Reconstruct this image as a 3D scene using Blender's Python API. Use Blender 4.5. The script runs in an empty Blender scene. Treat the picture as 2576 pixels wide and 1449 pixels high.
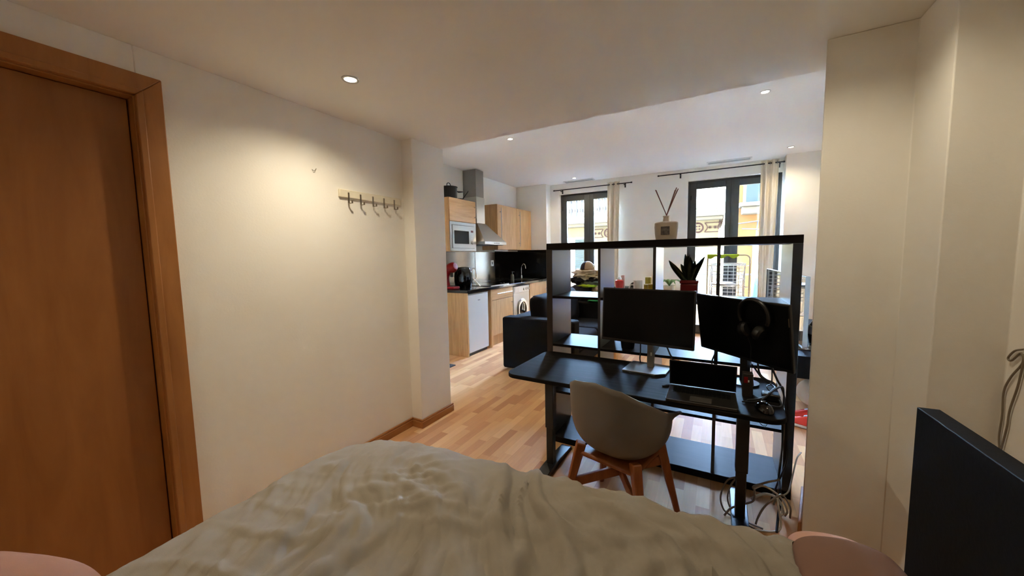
import bpy, bmesh, math, random
from mathutils import Vector, Matrix, noise
R = math.radians
PI = math.pi
random.seed(7)
scene = bpy.context.scene
col = scene.collection

# ------------------------------------------------------------------ camera
cam_data = bpy.data.cameras.new('camera')
cam_data.sensor_width = 36.0
cam_data.lens = 917.0 / 2576.0 * 36.0
cam_data.clip_start = 0.02
cam = bpy.data.objects.new('camera', cam_data)
col.objects.link(cam)
_yaw, _pitch, _roll = R(29.35), R(-4.92), R(-1.02)
_f = Vector((-math.sin(_yaw) * math.cos(_pitch), math.cos(_yaw) * math.cos(_pitch), math.sin(_pitch)))
_r = Vector((math.cos(_yaw), math.sin(_yaw), 0))
_u = _r.cross(_f)
_r2 = _r * math.cos(_roll) + _u * math.sin(_roll)
_u2 = -_r * math.sin(_roll) + _u * math.cos(_roll)
cam.matrix_world = Matrix(((_r2.x, _u2.x, -_f.x, 0), (_r2.y, _u2.y, -_f.y, 0), (_r2.z, _u2.z, -_f.z, 1.4), (0, 0, 0, 1)))
scene.camera = cam

# ------------------------------------------------------------------ world, sun, exposure
SKY = 28.0
SUN = 36.0
LAMP_BED = 30.0
LAMP_LIV = 24.0
scene.view_settings.view_transform = 'Standard'
scene.view_settings.look = 'None'
scene.view_settings.exposure = 0.8
scene.view_settings.gamma = 1.0
scene.view_settings.use_curve_mapping = False
world = bpy.data.worlds.new('sky')
scene.world = world
world.use_nodes = True
wn = world.node_tree
sky = wn.nodes.new('ShaderNodeTexSky')
sky.sky_type = 'NISHITA'
sky.sun_disc = False
sky.sun_elevation = R(68)
sky.sun_rotation = R(-10)
hs = wn.nodes.new('ShaderNodeHueSaturation')
hs.inputs['Saturation'].default_value = 1.15
wn.links.new(sky.outputs[0], hs.inputs['Color'])
wn.links.new(hs.outputs[0], wn.nodes['Background'].inputs[0])
wn.nodes['Background'].inputs[1].default_value = SKY
sun_d = bpy.data.lights.new('sun', 'SUN')
sun_d.energy = SUN
sun_d.angle = R(0.6)
sun_d.color = (1.0, 0.97, 0.92)
sun = bpy.data.objects.new('sun', sun_d)
col.objects.link(sun)
sun.location = (-1, 12, 12)
sun.rotation_euler = (R(-22), 0, R(10))
scene.cycles.use_denoising = True
scene.cycles.diffuse_bounces = 8
scene.cycles.max_bounces = 12
scene.cycles.sample_clamp_indirect = 0.0

# ------------------------------------------------------------------ materials
def lin(c):
    return tuple(((v / 255) / 12.92 if v / 255 <= 0.04045 else ((v / 255 + 0.055) / 1.055) ** 2.4) for v in c)

def new_mat(name):
    m = bpy.data.materials.new(name)
    m.use_nodes = True
    return m, m.node_tree, m.node_tree.nodes['Principled BSDF']

def mat(name, c, rough=0.6, metal=0.0, spec=0.5, bump=0.0, bscale=60, var=0.0, vscale=8, coat=0.0, trans=0.0, sheen=0.0):
    m, t, p = new_mat(name)
    c = lin(c)
    p.inputs['Base Color'].default_value = (*c, 1)
    p.inputs['Roughness'].default_value = rough
    p.inputs['Metallic'].default_value = metal
    p.inputs['Specular IOR Level'].default_value = spec
    p.inputs['Coat Weight'].default_value = coat
    p.inputs['Transmission Weight'].default_value = trans
    p.inputs['Sheen Weight'].default_value = sheen
    tc = t.nodes.new('ShaderNodeTexCoord')
    if var > 0:
        n = t.nodes.new('ShaderNodeTexNoise'); n.inputs['Scale'].default_value = vscale; n.inputs['Detail'].default_value = 5
        t.links.new(tc.outputs['Object'], n.inputs['Vector'])
        r = t.nodes.new('ShaderNodeValToRGB')
        r.color_ramp.elements[0].position = 0.3; r.color_ramp.elements[1].position = 0.7
        r.color_ramp.elements[0].color = (*[v * (1 - var) for v in c], 1)
        r.color_ramp.elements[1].color = (*[min(1, v * (1 + var)) for v in c], 1)
        t.links.new(n.outputs['Fac'], r.inputs['Fac']); t.links.new(r.outputs['Color'], p.inputs['Base Color'])
    if bump > 0:
        n = t.nodes.new('ShaderNodeTexNoise'); n.inputs['Scale'].default_value = bscale; n.inputs['Detail'].default_value = 4
        t.links.new(tc.outputs['Object'], n.inputs['Vector'])
        b = t.nodes.new('ShaderNodeBump'); b.inputs['Strength'].default_value = bump; b.inputs['Distance'].default_value = 0.01
        t.links.new(n.outputs['Fac'], b.inputs['Height']); t.links.new(b.outputs['Normal'], p.inputs['Normal'])
    return m

def wood(name, c1, c2, axis='Z', rough=0.45, scale=1.0, streak=14.0, bump=0.0, spec=0.5):
    m, t, p = new_mat(name)
    p.inputs['Roughness'].default_value = rough
    p.inputs['Specular IOR Level'].default_value = spec
    tc = t.nodes.new('ShaderNodeTexCoord')
    mp = t.nodes.new('ShaderNodeMapping')
    s = [streak * scale] * 3
    s['XYZ'.index(axis)] = 1.2 * scale
    mp.inputs['Scale'].default_value = s
    t.links.new(tc.outputs['Object'], mp.inputs['Vector'])
    n = t.nodes.new('ShaderNodeTexNoise'); n.inputs['Scale'].default_value = 2.2; n.inputs['Detail'].default_value = 7; n.inputs['Roughness'].default_value = 0.6
    n.inputs['Distortion'].default_value = 0.6
    t.links.new(mp.outputs[0], n.inputs['Vector'])
    r = t.nodes.new('ShaderNodeValToRGB')
    r.color_ramp.elements[0].position = 0.32; r.color_ramp.elements[1].position = 0.68
    r.color_ramp.elements[0].color = (*lin(c1), 1); r.color_ramp.elements[1].color = (*lin(c2), 1)
    t.links.new(n.outputs['Fac'], r.inputs['Fac']); t.links.new(r.outputs['Color'], p.inputs['Base Color'])
    if bump > 0:
        b = t.nodes.new('ShaderNodeBump'); b.inputs['Strength'].default_value = bump; b.inputs['Distance'].default_value = 0.004
        t.links.new(n.outputs['Fac'], b.inputs['Height']); t.links.new(b.outputs['Normal'], p.inputs['Normal'])
    return m

def emis(name, c, strength):
    m, t, p = new_mat(name)
    p.inputs['Base Color'].default_value = (0, 0, 0, 1)
    p.inputs['Emission Color'].default_value = (*lin(c), 1)
    p.inputs['Emission Strength'].default_value = strength
    return m

def glass_mat(name):
    m = bpy.data.materials.new(name); m.use_nodes = True
    t = m.node_tree; t.nodes.clear()
    o = t.nodes.new('ShaderNodeOutputMaterial')
    tr = t.nodes.new('ShaderNodeBsdfTransparent'); tr.inputs[0].default_value = (0.96, 0.98, 0.97, 1)
    gl = t.nodes.new('ShaderNodeBsdfGlossy'); gl.inputs['Roughness'].default_value = 0.02
    fr = t.nodes.new('ShaderNodeFresnel'); fr.inputs[0].default_value = 1.45
    mx = t.nodes.new('ShaderNodeMixShader')
    t.links.new(fr.outputs[0], mx.inputs[0]); t.links.new(tr.outputs[0], mx.inputs[1]); t.links.new(gl.outputs[0], mx.inputs[2])
    t.links.new(mx.outputs[0], o.inputs[0])
    return m

def floor_mat():
    m, t, p = new_mat('beech_parquet')
    L = t.links.new
    def math_(op, a, b=None):
        n = t.nodes.new('ShaderNodeMath'); n.operation = op
        for i, v in enumerate((a, b)):
            if v is None: continue
            if isinstance(v, (int, float)): n.inputs[i].default_value = v
            else: L(v, n.inputs[i])
        return n.outputs[0]
    tc = t.nodes.new('ShaderNodeTexCoord')
    sp = t.nodes.new('ShaderNodeSeparateXYZ'); L(tc.outputs['Object'], sp.inputs[0])
    row = math_('FLOOR', math_('DIVIDE', sp.outputs['X'], 0.068))
    w1 = t.nodes.new('ShaderNodeTexWhiteNoise'); w1.noise_dimensions = '1D'; L(row, w1.inputs['W'])
    yy = math_('DIVIDE', math_('ADD', sp.outputs['Y'], math_('MULTIPLY', w1.outputs['Value'], 7.3)), 0.42)
    colm = math_('FLOOR', yy)
    cb = t.nodes.new('ShaderNodeCombineXYZ'); L(row, cb.inputs[0]); L(colm, cb.inputs[1])
    w2 = t.nodes.new('ShaderNodeTexWhiteNoise'); w2.noise_dimensions = '3D'; L(cb.outputs[0], w2.inputs['Vector'])
    r = t.nodes.new('ShaderNodeValToRGB')
    els = r.color_ramp.elements
    els[0].color = (*lin((182, 132, 92)), 1); els[1].color = (*lin((222, 178, 130)), 1)
    e = els.new(0.35); e.color = (*lin((201, 152, 108)), 1)
    e = els.new(0.7); e.color = (*lin((211, 165, 117)), 1)
    L(w2.outputs['Value'], r.inputs['Fac'])
    mp = t.nodes.new('ShaderNodeMapping'); mp.inputs['Scale'].default_value = (40, 3, 1)
    L(tc.outputs['Object'], mp.inputs['Vector'])
    n = t.nodes.new('ShaderNodeTexNoise'); n.inputs['Scale'].default_value = 2; n.inputs['Detail'].default_value = 6
    L(mp.outputs[0], n.inputs['Vector'])
    mr = t.nodes.new('ShaderNodeMapRange'); mr.inputs[3].default_value = 0.88; mr.inputs[4].default_value = 1.1
    L(n.outputs['Fac'], mr.inputs[0])
    fx = math_('FRACT', math_('DIVIDE', sp.outputs['X'], 0.204))
    gap = math_('GREATER_THAN', fx, 0.012)
    gm = math_('ADD', math_('MULTIPLY', gap, 0.22), 0.78)
    mm = math_('MULTIPLY', mr.outputs[0], gm)
    vm = t.nodes.new('ShaderNodeVectorMath'); vm.operation = 'SCALE'
    L(r.outputs['Color'], vm.inputs[0]); L(mm, vm.inputs['Scale'])
    L(vm.outputs[0], p.inputs['Base Color'])
    p.inputs['Roughness'].default_value = 0.45
    p.inputs['Specular IOR Level'].default_value = 0.04
    return m

WHITE = mat('white_wall_paint', (238, 235, 228), 0.85, bump=0.06, bscale=90)
CEIL = mat('white_ceiling_paint', (238, 235, 229), 0.9, bump=0.05, bscale=60)
CEILR = mat('textured_white_ceiling', (240, 239, 236), 0.9, bump=0.25, bscale=70)
FLOOR = floor_mat()
OAKTRIM = wood('beech_trim', (150, 98, 52), (176, 122, 70), 'Y', 0.4)
OAKTRIMX = wood('beech_trim_cross', (150, 98, 52), (176, 122, 70), 'X', 0.4)
DOORW = wood('orange_beech_door', (142, 88, 38), (160, 104, 50), 'Z', 0.42, 0.6, 8)
DOORF = wood('orange_beech_frame', (152, 98, 46), (170, 114, 58), 'Z', 0.4, 0.8, 10)
KWOOD = wood('beech_kitchen_front', (196, 150, 98), (220, 178, 124), 'Z', 0.4)
KWOODY = wood('beech_kitchen_drawer', (196, 150, 98), (220, 178, 124), 'Y', 0.4)
BLKB = wood('black_brown_veneer', (17, 14, 13), (25, 21, 19), 'Z', 0.3, spec=0.6)
BLKBX = wood('black_brown_veneer_board', (18, 15, 14), (27, 23, 21), 'X', 0.46, spec=0.05)
DESKM = wood('black_stained_ash', (15, 14, 14), (34, 32, 31), 'X', 0.58, 1.0, 22, bump=0.25, spec=0.04)
BMET = mat('black_powder_metal', (16, 16, 17), 0.4, 0.0, 0.5)
GRANITE = mat('black_speckled_granite', (14, 14, 15), 0.12, 0, 0.6, var=0.5, vscale=300)
SPLASH = mat('glossy_black_splash', (10, 10, 11), 0.1, 0, 0.5)
STEEL = mat('brushed_steel', (190, 188, 184), 0.28, 1.0)
STEELD = mat('dull_steel', (150, 148, 145), 0.4, 1.0)
MIRROR = mat('polished_steel_panel', (128, 126, 120), 0.16, 1.0)
CHROME = mat('chrome', (215, 215, 215), 0.08, 1.0)
NICKEL = mat('brushed_nickel', (150, 138, 120), 0.35, 1.0)
WPLAST = mat('white_plastic', (222, 222, 218), 0.35)
WENAM = mat('white_enamel', (218, 216, 210), 0.25)
BPLAST = mat('black_plastic', (14, 14, 15), 0.35)
BGLOSS = mat('glossy_black', (8, 8, 9), 0.08)
SCREEN = mat('dark_screen', (6, 6, 7), 0.4, 0, 0.12)
TVSCR = mat('television_glass', (6, 6, 7), 0.05, 0, 0.4)
RED = mat('red_plastic', (128, 8, 12), 0.35, spec=0.3)
REDPOT = mat('dark_red_ceramic', (110, 14, 20), 0.35)
BFAB = mat('black_sofa_fabric', (17, 17, 19), 0.95, spec=0.2, bump=0.3, bscale=400)
DUVET = mat('sage_grey_cotton', (150, 141, 128), 0.9, bump=0.15, bscale=500, var=0.04, vscale=3)
PINK = mat('dusty_pink_cotton', (206, 160, 140), 0.9, bump=0.12, bscale=400)
MAUVE = mat('mauve_brown_cotton', (130, 98, 84), 0.9, bump=0.12, bscale=400)
CURT = mat('cream_curtain', (224, 214, 196), 0.9, bump=0.1, bscale=300)
ANTH = mat('anthracite_frame', (66, 68, 68), 0.45)
GLASS = glass_mat('window_glass')
SHELL = mat('taupe_plastic_shell', (104, 96, 86), 0.5)
LEGW = wood('orange_beech_leg', (126, 66, 26), (148, 84, 38), 'Z', 0.45)
CERAM = mat('taupe_ceramic', (196, 182, 162), 0.45)
LABEL = mat('grey_label', (92, 88, 86), 0.6, var=0.5, vscale=60)
REED = mat('brown_reed', (112, 62, 46), 0.7)
LEAF = mat('dark_snake_leaf', (44, 58, 34), 0.45, var=0.5, vscale=30)
LEAFG = mat('soft_green_leaf', (96, 140, 88), 0.5, var=0.3, vscale=20)
CABLEB = mat('black_cable', (12, 12, 12), 0.5)
CABLEG = mat('grey_beige_cable', (128, 116, 98), 0.5)
CABLEW = mat('white_cable', (190, 184, 170), 0.5)
SHADE_EM = emis('lit_lamp', (255, 240, 214), 14.0)
HBOARD = mat('black_headboard_veneer', (15, 13, 11), 0.65, spec=0.12, bump=0.05, bscale=80)
LIME = mat('lime_cloth', (170, 200, 40), 0.9)
BLUE = mat('bright_blue_cloth', (30, 120, 215), 0.8)
KHAKI = mat('khaki_cloth', (178, 152, 118), 0.9, bump=0.3, bscale=40)
SAND = mat('sand_cloth', (200, 186, 160), 0.9, bump=0.3, bscale=40)
NAVY = mat('navy_black_cloth', (20, 20, 26), 0.9, bump=0.3, bscale=40)
CHARC = mat('charcoal_cloth', (52, 50, 54), 0.9, bump=0.3, bscale=40)
GREENG = mat('grey_green_cloth', (84, 92, 82), 0.9, bump=0.3, bscale=40)
FACADE = mat('cream_stucco', (96, 86, 60), 0.9, var=0.06, vscale=2)
FACADE2 = mat('orange_ochre_stucco', (100, 68, 28), 0.9, var=0.06, vscale=2)
STONE = mat('pale_stone', (88, 80, 66), 0.9, var=0.08, vscale=6)
ORNAM = mat('red_brown_ornament', (44, 16, 12), 0.9)
SHUT = mat('green_grey_shutter', (24, 38, 34), 0.6)
IRON = mat('dark_iron', (52, 50, 56), 0.5)
REEDM = mat('reed_screen', (130, 108, 78), 0.9, var=0.2, vscale=30)
PAVE = mat('street_stone', (120, 118, 112), 0.9)
BALC = mat('balcony_tile', (214, 208, 196), 0.8)

# ------------------------------------------------------------------ mesh building
class MB:
    def __init__(s):
        s.bm = bmesh.new()
    def box(s, x0, x1, y0, y1, z0, z1, m=None):
        v = [s.bm.verts.new(c) for c in ((x0, y0, z0), (x1, y0, z0), (x1, y1, z0), (x0, y1, z0), (x0, y0, z1), (x1, y0, z1), (x1, y1, z1), (x0, y1, z1))]
        if m is not None:
            for q in v: q.co = m @ q.co
        for f in ((0, 3, 2, 1), (4, 5, 6, 7), (0, 1, 5, 4), (1, 2, 6, 5), (2, 3, 7, 6), (3, 0, 4, 7)):
            s.bm.faces.new([v[i] for i in f])
        return s
    def hexa(s, lo, hi):
        v = [s.bm.verts.new(c) for c in lo] + [s.bm.verts.new(c) for c in hi]
        for f in ((0, 3, 2, 1), (4, 5, 6, 7), (0, 1, 5, 4), (1, 2, 6, 5), (2, 3, 7, 6), (3, 0, 4, 7)):
            s.bm.faces.new([v[i] for i in f])
        return s
    def bar(s, p0, p1, w0, w1=None, d0=None, d1=None, up=(0, 0, 1)):
        # straight bar with a rectangular section that may taper
        p0, p1 = Vector(p0), Vector(p1)
        w1 = w0 if w1 is None else w1
        d0 = w0 if d0 is None else d0
        d1 = (w1 if d1 is None and w1 != w0 else d0) if d1 is None else d1
        a = (p1 - p0).normalized(); u = Vector(up)
        if abs(a.dot(u)) > 0.98: u = Vector((0, 1, 0))
        x = a.cross(u).normalized(); y = x.cross(a).normalized()
        q = lambda p, w, d: [p + x * (i * w / 2) + y * (j * d / 2) for i, j in ((-1, -1), (1, -1), (1, 1), (-1, 1))]
        return s.hexa(q(p0, w0, d0), q(p1, w1, d1))
    def tube(s, pts, r, seg=8, closed=False):
        pts = [Vector(p) for p in pts]
        rs = r if isinstance(r, (list, tuple)) else [r] * len(pts)
        n = len(pts); rings = []
        prev = None
        for i, p in enumerate(pts):
            if closed: t = pts[(i + 1) % n] - pts[i - 1]
            else: t = pts[min(i + 1, n - 1)] - pts[max(i - 1, 0)]
            t.normalize()
            if prev is None:
                a = Vector((0, 0, 1)) if abs(t.z) < 0.9 else Vector((1, 0, 0))
                x = t.cross(a).normalized()
            else:
                x = (prev - t * prev.dot(t)).normalized()
            prev = x
            y = t.cross(x)
            rings.append([s.bm.verts.new(p + (x * math.cos(2 * PI * k / seg) + y * math.sin(2 * PI * k / seg)) * rs[i]) for k in range(seg)])
        m = n if closed else n - 1
        for i in range(m):
            a, b = rings[i], rings[(i + 1) % n]
            for k in range(seg):
                s.bm.faces.new((a[k], a[(k + 1) % seg], b[(k + 1) % seg], b[k]))
        if not closed:
            s.bm.faces.new(rings[0][::-1]); s.bm.faces.new(rings[-1])
        return s
    def cyl(s, p0, p1, r0, r1=None, seg=20):
        return s.tube([p0, p1], [r0, r0 if r1 is None else r1], seg)
    def lathe(s, prof, c=(0, 0, 0), seg=32, m=None, sx=1, sy=1):
        c = Vector(c); rings = []
        for r, z in prof:
            if r < 1e-5: rings.append([s.bm.verts.new((0, 0, z))])
            else: rings.append([s.bm.verts.new((r * sx * math.cos(2 * PI * k / seg), r * sy * math.sin(2 * PI * k / seg), z)) for k in range(seg)])
        for R_ in rings:
            for v in R_: v.co = (m @ v.co if m is not None else v.co) + c
        for a, b in zip(rings, rings[1:]):
            for k in range(seg):
                k2 = (k + 1) % seg
                if len(a) == 1 and len(b) == 1: continue
                if len(a) == 1: s.bm.faces.new((a[0], b[k], b[k2]))
                elif len(b) == 1: s.bm.faces.new((a[k], a[k2], b[0]))
                else: s.bm.faces.new((a[k], a[k2], b[k2], b[k]))
        return s
    def prism(s, poly, z0, z1, m=None):
        a = [s.bm.verts.new((x, y, z0)) for x, y in poly]; b = [s.bm.verts.new((x, y, z1)) for x, y in poly]
        if m is not None:
            for q in a + b: q.co = m @ q.co
        s.bm.faces.new(a[::-1]); s.bm.faces.new(b)
        n = len(poly)
        for i in range(n):
            s.bm.faces.new((a[i], a[(i + 1) % n], b[(i + 1) % n], b[i]))
        return s
    def grid(s, fn, nu, nv, wrap=False):
        g = [[s.bm.verts.new(fn(i / nu, j / nv)) for j in range(nv + 1)] for i in range(nu if wrap else nu + 1)]
        n = len(g)
        for i in range(nu):
            for j in range(nv):
                a, b = g[i], g[(i + 1) % n]
                s.bm.faces.new((a[j], b[j], b[j + 1], a[j + 1]))
        return s
    def blob(s, c, r, seed=0, amp=0.25, seg=20, rings=12, freq=2.0):
        c = Vector(c); r = Vector(r if isinstance(r, (tuple, list)) else (r, r, r))
        def fn(u, v):
            th, ph = 2 * PI * u, PI * (v * 0.998 + 0.001)
            d = Vector((math.sin(ph) * math.cos(th), math.sin(ph) * math.sin(th), math.cos(ph)))
            k = 1 + amp * noise.fractal(d * freq + Vector((seed * 7.1, seed * 3.3, seed)), 0.8, 2.0, 3)
            return c + Vector((d.x * r.x, d.y * r.y, d.z * r.z)) * k
        return s.grid(fn, seg, rings, wrap=True)
    def build(s, name, m, parent=None, bevel=0.0, smooth=True, sub=0, solid=0.0, seg=2, angle=35):
        me = bpy.data.meshes.new(name)
        bmesh.ops.recalc_face_normals(s.bm, faces=s.bm.faces)
        off = Vector(ORIGIN.get(_root(parent).name, (0, 0, 0))) if parent is not None else Vector((0, 0, 0))
        if off.length: bmesh.ops.translate(s.bm, verts=s.bm.verts, vec=-off)
        for f in s.bm.faces: f.smooth = smooth
        s.bm.to_mesh(me); s.bm.free()
        if smooth: me.set_sharp_from_angle(angle=R(angle))
        me.materials.append(m)
        o = bpy.data.objects.new(name, me); col.objects.link(o)
        if parent is not None: o.parent = parent
        if solid:
            d = o.modifiers.new('solid', 'SOLIDIFY'); d.thickness = solid; d.offset = 0
        if sub:
            d = o.modifiers.new('sub', 'SUBSURF'); d.levels = sub; d.render_levels = sub
        if bevel:
            d = o.modifiers.new('bevel', 'BEVEL'); d.width = bevel; d.segments = seg; d.limit_method = 'ANGLE'; d.angle_limit = R(40)
            d.harden_normals = False
        return o

ORIGIN = {}
def _root(o):
    while o.parent is not None: o = o.parent
    return o

def tag(o, label, cat, group=None):
    o['label'] = label; o['category'] = cat
    if group: o['group'] = group
    return o

def thing(name, label, cat, loc=(0, 0, 0), rz=0.0, group=None, local=False):
    """an Empty at the thing's base; local=False: its parts are given in room coordinates"""
    o = bpy.data.objects.new(name, None); col.objects.link(o)
    o.empty_display_size = 0.1
    o.location = loc; o.rotation_euler = (0, 0, rz)
    if not local: ORIGIN[o.name] = tuple(loc)
    return tag(o, label, cat, group)

def single(mb, name, m, label, cat, group=None, origin=None, **k):
    o = mb.build(name, m, None, **k)
    if origin is not None:
        v = Vector(origin)
        o.data.transform(Matrix.Translation(-v)); o.location = v
    return tag(o, label, cat, group)

def struct(name, mb=None, m=None, parent=None, loc=(0, 0, 0), **k):
    if mb is None:
        o = bpy.data.objects.new(name, None); col.objects.link(o); o.location = loc; ORIGIN[o.name] = tuple(loc)
    else:
        o = mb.build(name, m, parent, **k)
    if parent is None: o['kind'] = 'structure'
    return o

def spline(pts, n=8):
    """Catmull-Rom through the points"""
    P = [Vector(p) for p in pts]
    P = [P[0] * 2 - P[1]] + P + [P[-1] * 2 - P[-2]]
    out = []
    for i in range(1, len(P) - 2):
        for k in range(n):
            t = k / n
            a, b, c, d = P[i - 1], P[i], P[i + 1], P[i + 2]
            out.append(0.5 * ((2 * b) + (c - a) * t + (2 * a - 5 * b + 4 * c - d) * t * t + (3 * b - a - 3 * c + d) * t ** 3))
    out.append(P[-2])
    return out

# ------------------------------------------------------------------ the setting
CB, CL = 2.33, 2.82          # ceiling heights: bedroom, living room
struct('floor', MB().box(-4.0, 1.7, -1.9, 7.2, -0.12, 0), FLOOR, smooth=False)
struct('ceiling', MB().box(-4.0, 1.7, -1.9, 2.512, CB, 3.0), CEIL, smooth=False)
struct('ceiling.001', MB().box(-4.0, 1.7, 2.512, 7.2, CL, 3.0), CEILR, smooth=False)

DY0, DY1, DZ = -0.2, 0.645, 2.13     # door opening
w = MB()
w.box(-2.4, -2.2, -1.7, DY0, 0, CB); w.box(-2.4, -2.2, DY1, 2.166, 0, CB); w.box(-2.4, -2.2, DY0, DY1, DZ, CB)
w.box(-2.46, -2.4, DY0 - 0.1, DY1 + 0.1, 0, CB); w.box(-4.0, -2.09, 2.166, 2.54, 0, CB)  # first box: unseen slab behind the door, added to stop daylight leaking in
struct('wall_left', w, WHITE, bevel=0.004)
struct('wall_rear', MB().box(-2.4, 1.7, -1.9, -1.7, 0, CB), WHITE)
w = MB()
w.prism([(0.40, 2.17), (0.69, 2.17), (0.69, 1.885), (0.872, 1.885), (0.872, -1.7), (1.7, -1.7), (1.7, 2.512), (0.468, 2.512)], 0, CB)
struct('wall_right', w, WHITE, bevel=0.004)
w = MB().box(-4.0, -3.66, 2.54, 7.2, 0, CL); w.box(-3.66, -2.99, 6.77, 7.2, 0, CL)
struct('wall_kitchen', w, WHITE, bevel=0.004)
struct('wall_living', MB().prism([(1.4, 2.512), (1.7, 2.512), (1.7, 7.2), (0.85, 7.2), (0.85, 6.77), (1.4, 6.77)], 0, CL), WHITE, bevel=0.004)
WX = ((-2.79, -1.62), (-0.46, 0.842)); WZ = 2.62
w = MB()
w.box(-2.99, WX[0][0], 6.97, 7.2, 0, CL); w.box(WX[0][1], WX[1][0], 6.97, 7.2, 0, CL); w.box(WX[1][1], 0.85, 6.97, 7.2, 0, CL)
for a, b in WX: w.box(a, b, 6.97, 7.2, WZ, CL)
struct('wall_window', w, WHITE, bevel=0.004)

# balcony doors
for i, (a, b) in enumerate(WX):
    wi = struct('window_%d' % (i + 1), loc=((a + b) / 2, 7.08, 0))
    m = (a + b) / 2
    f = MB()
    t = 0.035
    f.box(a, a + t, 7.05, 7.12, 0, WZ); f.box(b - t, b, 7.05, 7.12, 0, WZ); f.box(a + t, b - t, 7.05, 7.12, WZ - t, WZ); f.box(a + t, b - t, 7.05, 7.12, 0, 0.03)
    f.build('window_frame', ANTH, wi, bevel=0.004)
    for s_, (l, r_) in enumerate(((a + t, m - 0.002), (m + 0.002, b - t))):
        f = MB(); q = 0.095
        f.box(l, l + q, 7.035, 7.10, 0.03, WZ - t - 0.003); f.box(r_ - q, r_, 7.035, 7.10, 0.03, WZ - t - 0.003)
        f.box(l + q, r_ - q, 7.035, 7.10, WZ - t - 0.1, WZ - t - 0.003); f.box(l + q, r_ - q, 7.035, 7.10, 0.03, 0.16)
        sash = f.build('window_sash', ANTH, wi, bevel=0.005)
        MB().box(l + q - 0.005, r_ - q + 0.005, 7.064, 7.070, 0.15, WZ - t - 0.09).build('window_pane', GLASS, sash)
    MB().box(m - 0.018, m + 0.018, 7.028, 7.108, 0.03, WZ - t - 0.003).build('meeting_strip', ANTH, wi, bevel=0.003)
    MB().box(m - 0.012, m + 0.012, 7.0, 7.0275, 0.98, 1.1).build('window_handle', BMET, wi, bevel=0.004)
    h = MB()
    for z in (0.35, 1.3, 2.3): h.cyl((a + 0.045, 7.03, z), (a + 0.045, 7.03, z + 0.08), 0.009)
    h.build('window_hinge', BMET, wi)

# bedroom door with stepped casing
dr = struct('door_1', loc=(-2.2, 0.2, 0))
MB().box(-2.29, -2.25, DY0 + 0.002, DY1 - 0.022, 0.006, DZ - 0.022).build('door_leaf', DOORW, dr, bevel=0.003)
f = MB()
f.box(-2.398, -2.196, DY1 - 0.018, DY1 + 0.002, 0, DZ - 0.001); f.box(-2.398, -2.196, DY0 - 0.002, DY1 + 0.002, DZ - 0.02, DZ + 0.002); f.box(-2.398, -2.196, DY0 - 0.02, DY0 - 0.0005, 0, DZ)
f.build('door_jamb', DOORF, dr, bevel=0.003)
for nm, th, w0, w1 in (('door_casing', 0.024, 0.0, 0.078), ('casing_bead', 0.030, -0.014, 0.012)):
    f = MB()
    x0, x1 = -2.2, -2.2 + th
    y1a, y1b, za, zb = DY1 + w0, DY1 + w1, DZ + w0, DZ + w1
    y0a, y0b = DY0 - w0, DY0 - w1
    X = lambda y, z: ((x0, y, z), (x1, y, z))
    def mit(q):
        lo = [(x0, y, z) for y, z in q]; hi = [(x1, y, z) for y, z in q]
        f.hexa(lo, hi)
    mit([(y1a, 0), (y1b, 0), (y1b, zb), (y1a, za)])
    mit([(y0a, za), (y1a, za), (y1b, zb), (y0b, zb)])
    mit([(y0b, 0), (y0a, 0), (y0a, za), (y0b, zb)])
    f.build(nm, DOORF, dr, bevel=0.004)

# skirting
def skirt(name, segs, m):
    b = MB()
    for x0, x1, y0, y1 in segs:
        b.box(x0, x1, y0, y1, 0, 0.055); 
        e = 0.004
        b.box(x0 if x1 - x0 > 0.05 else x0, x1 if x1 - x0 > 0.05 else x1 - (e if x0 <= -2.0 else 0), y0 + (e if (y1 - y0) < 0.05 else 0), y1, 0.055, 0.072)
    struct(name, b, m, bevel=0.004)
skirt('baseboard_left', [(-2.2, -2.182, DY1 + 0.08, 2.166), (-2.09, -2.072, 2.148, 2.56)], OAKTRIM)
skirt('baseboard_pillar', [(-2.182, -2.0905, 2.148, 2.166)], OAKTRIMX)
b = MB().prism([(0.382, 2.152), (0.40, 2.17), (0.468, 2.512), (0.452, 2.512)], 0, 0.072)
struct('baseboard_right', b, OAKTRIM, bevel=0.004)
b = MB().box(WX[0][1], WX[1][0], 6.952, 6.97, 0, 0.07).box(-2.99, WX[0][0], 6.952, 6.97, 0, 0.07)
struct('baseboard_window', b, OAKTRIMX, bevel=0.004)
struct('baseboard_living', MB().box(1.382, 1.4, 2.52, 6.77, 0, 0.07).box(0.85, 1.382, 6.752, 6.77, 0, 0.07), OAKTRIM, bevel=0.004)

# ------------------------------------------------------------------ ceiling spotlights
def downlight(x, y, z, power, label, spot=150, tilt=0.0):
    t = thing('ceiling_spotlight', label, 'ceiling light', (x, y, z), local=True, group='recessed ceiling spotlights')
    MB().lathe([(0.030, -0.003), (0.033, -0.006), (0.041, -0.005), (0.044, 0.0), (0.030, 0.0), (0.030, -0.003)], seg=32).build('trim_ring', STEEL, t)
    MB().lathe([(0.0, -0.0025), (0.029, -0.0025), (0.029, -0.0005), (0.0, -0.0005)], seg=28).build('lamp', SHADE_EM, t)
    d = bpy.data.lights.new('spot_lamp', 'SPOT'); d.energy = power; d.spot_size = R(spot); d.spot_blend = 0.9
    d.color = (1.0, 0.87, 0.63); d.shadow_soft_size = 0.03
    o = bpy.data.objects.new('spot_lamp', d); col.objects.link(o); o.parent = t; o.location = (0, 0, -0.012)
downlight(-1.68, 1.32, CB, LAMP_BED, 'lit ceiling spotlight in bedroom above the bed, nearest the coat rack')
downlight(0.33, 1.66, CB, LAMP_BED * 0.36, 'lit bedroom ceiling spotlight near the pillow and the right wall')
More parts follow.
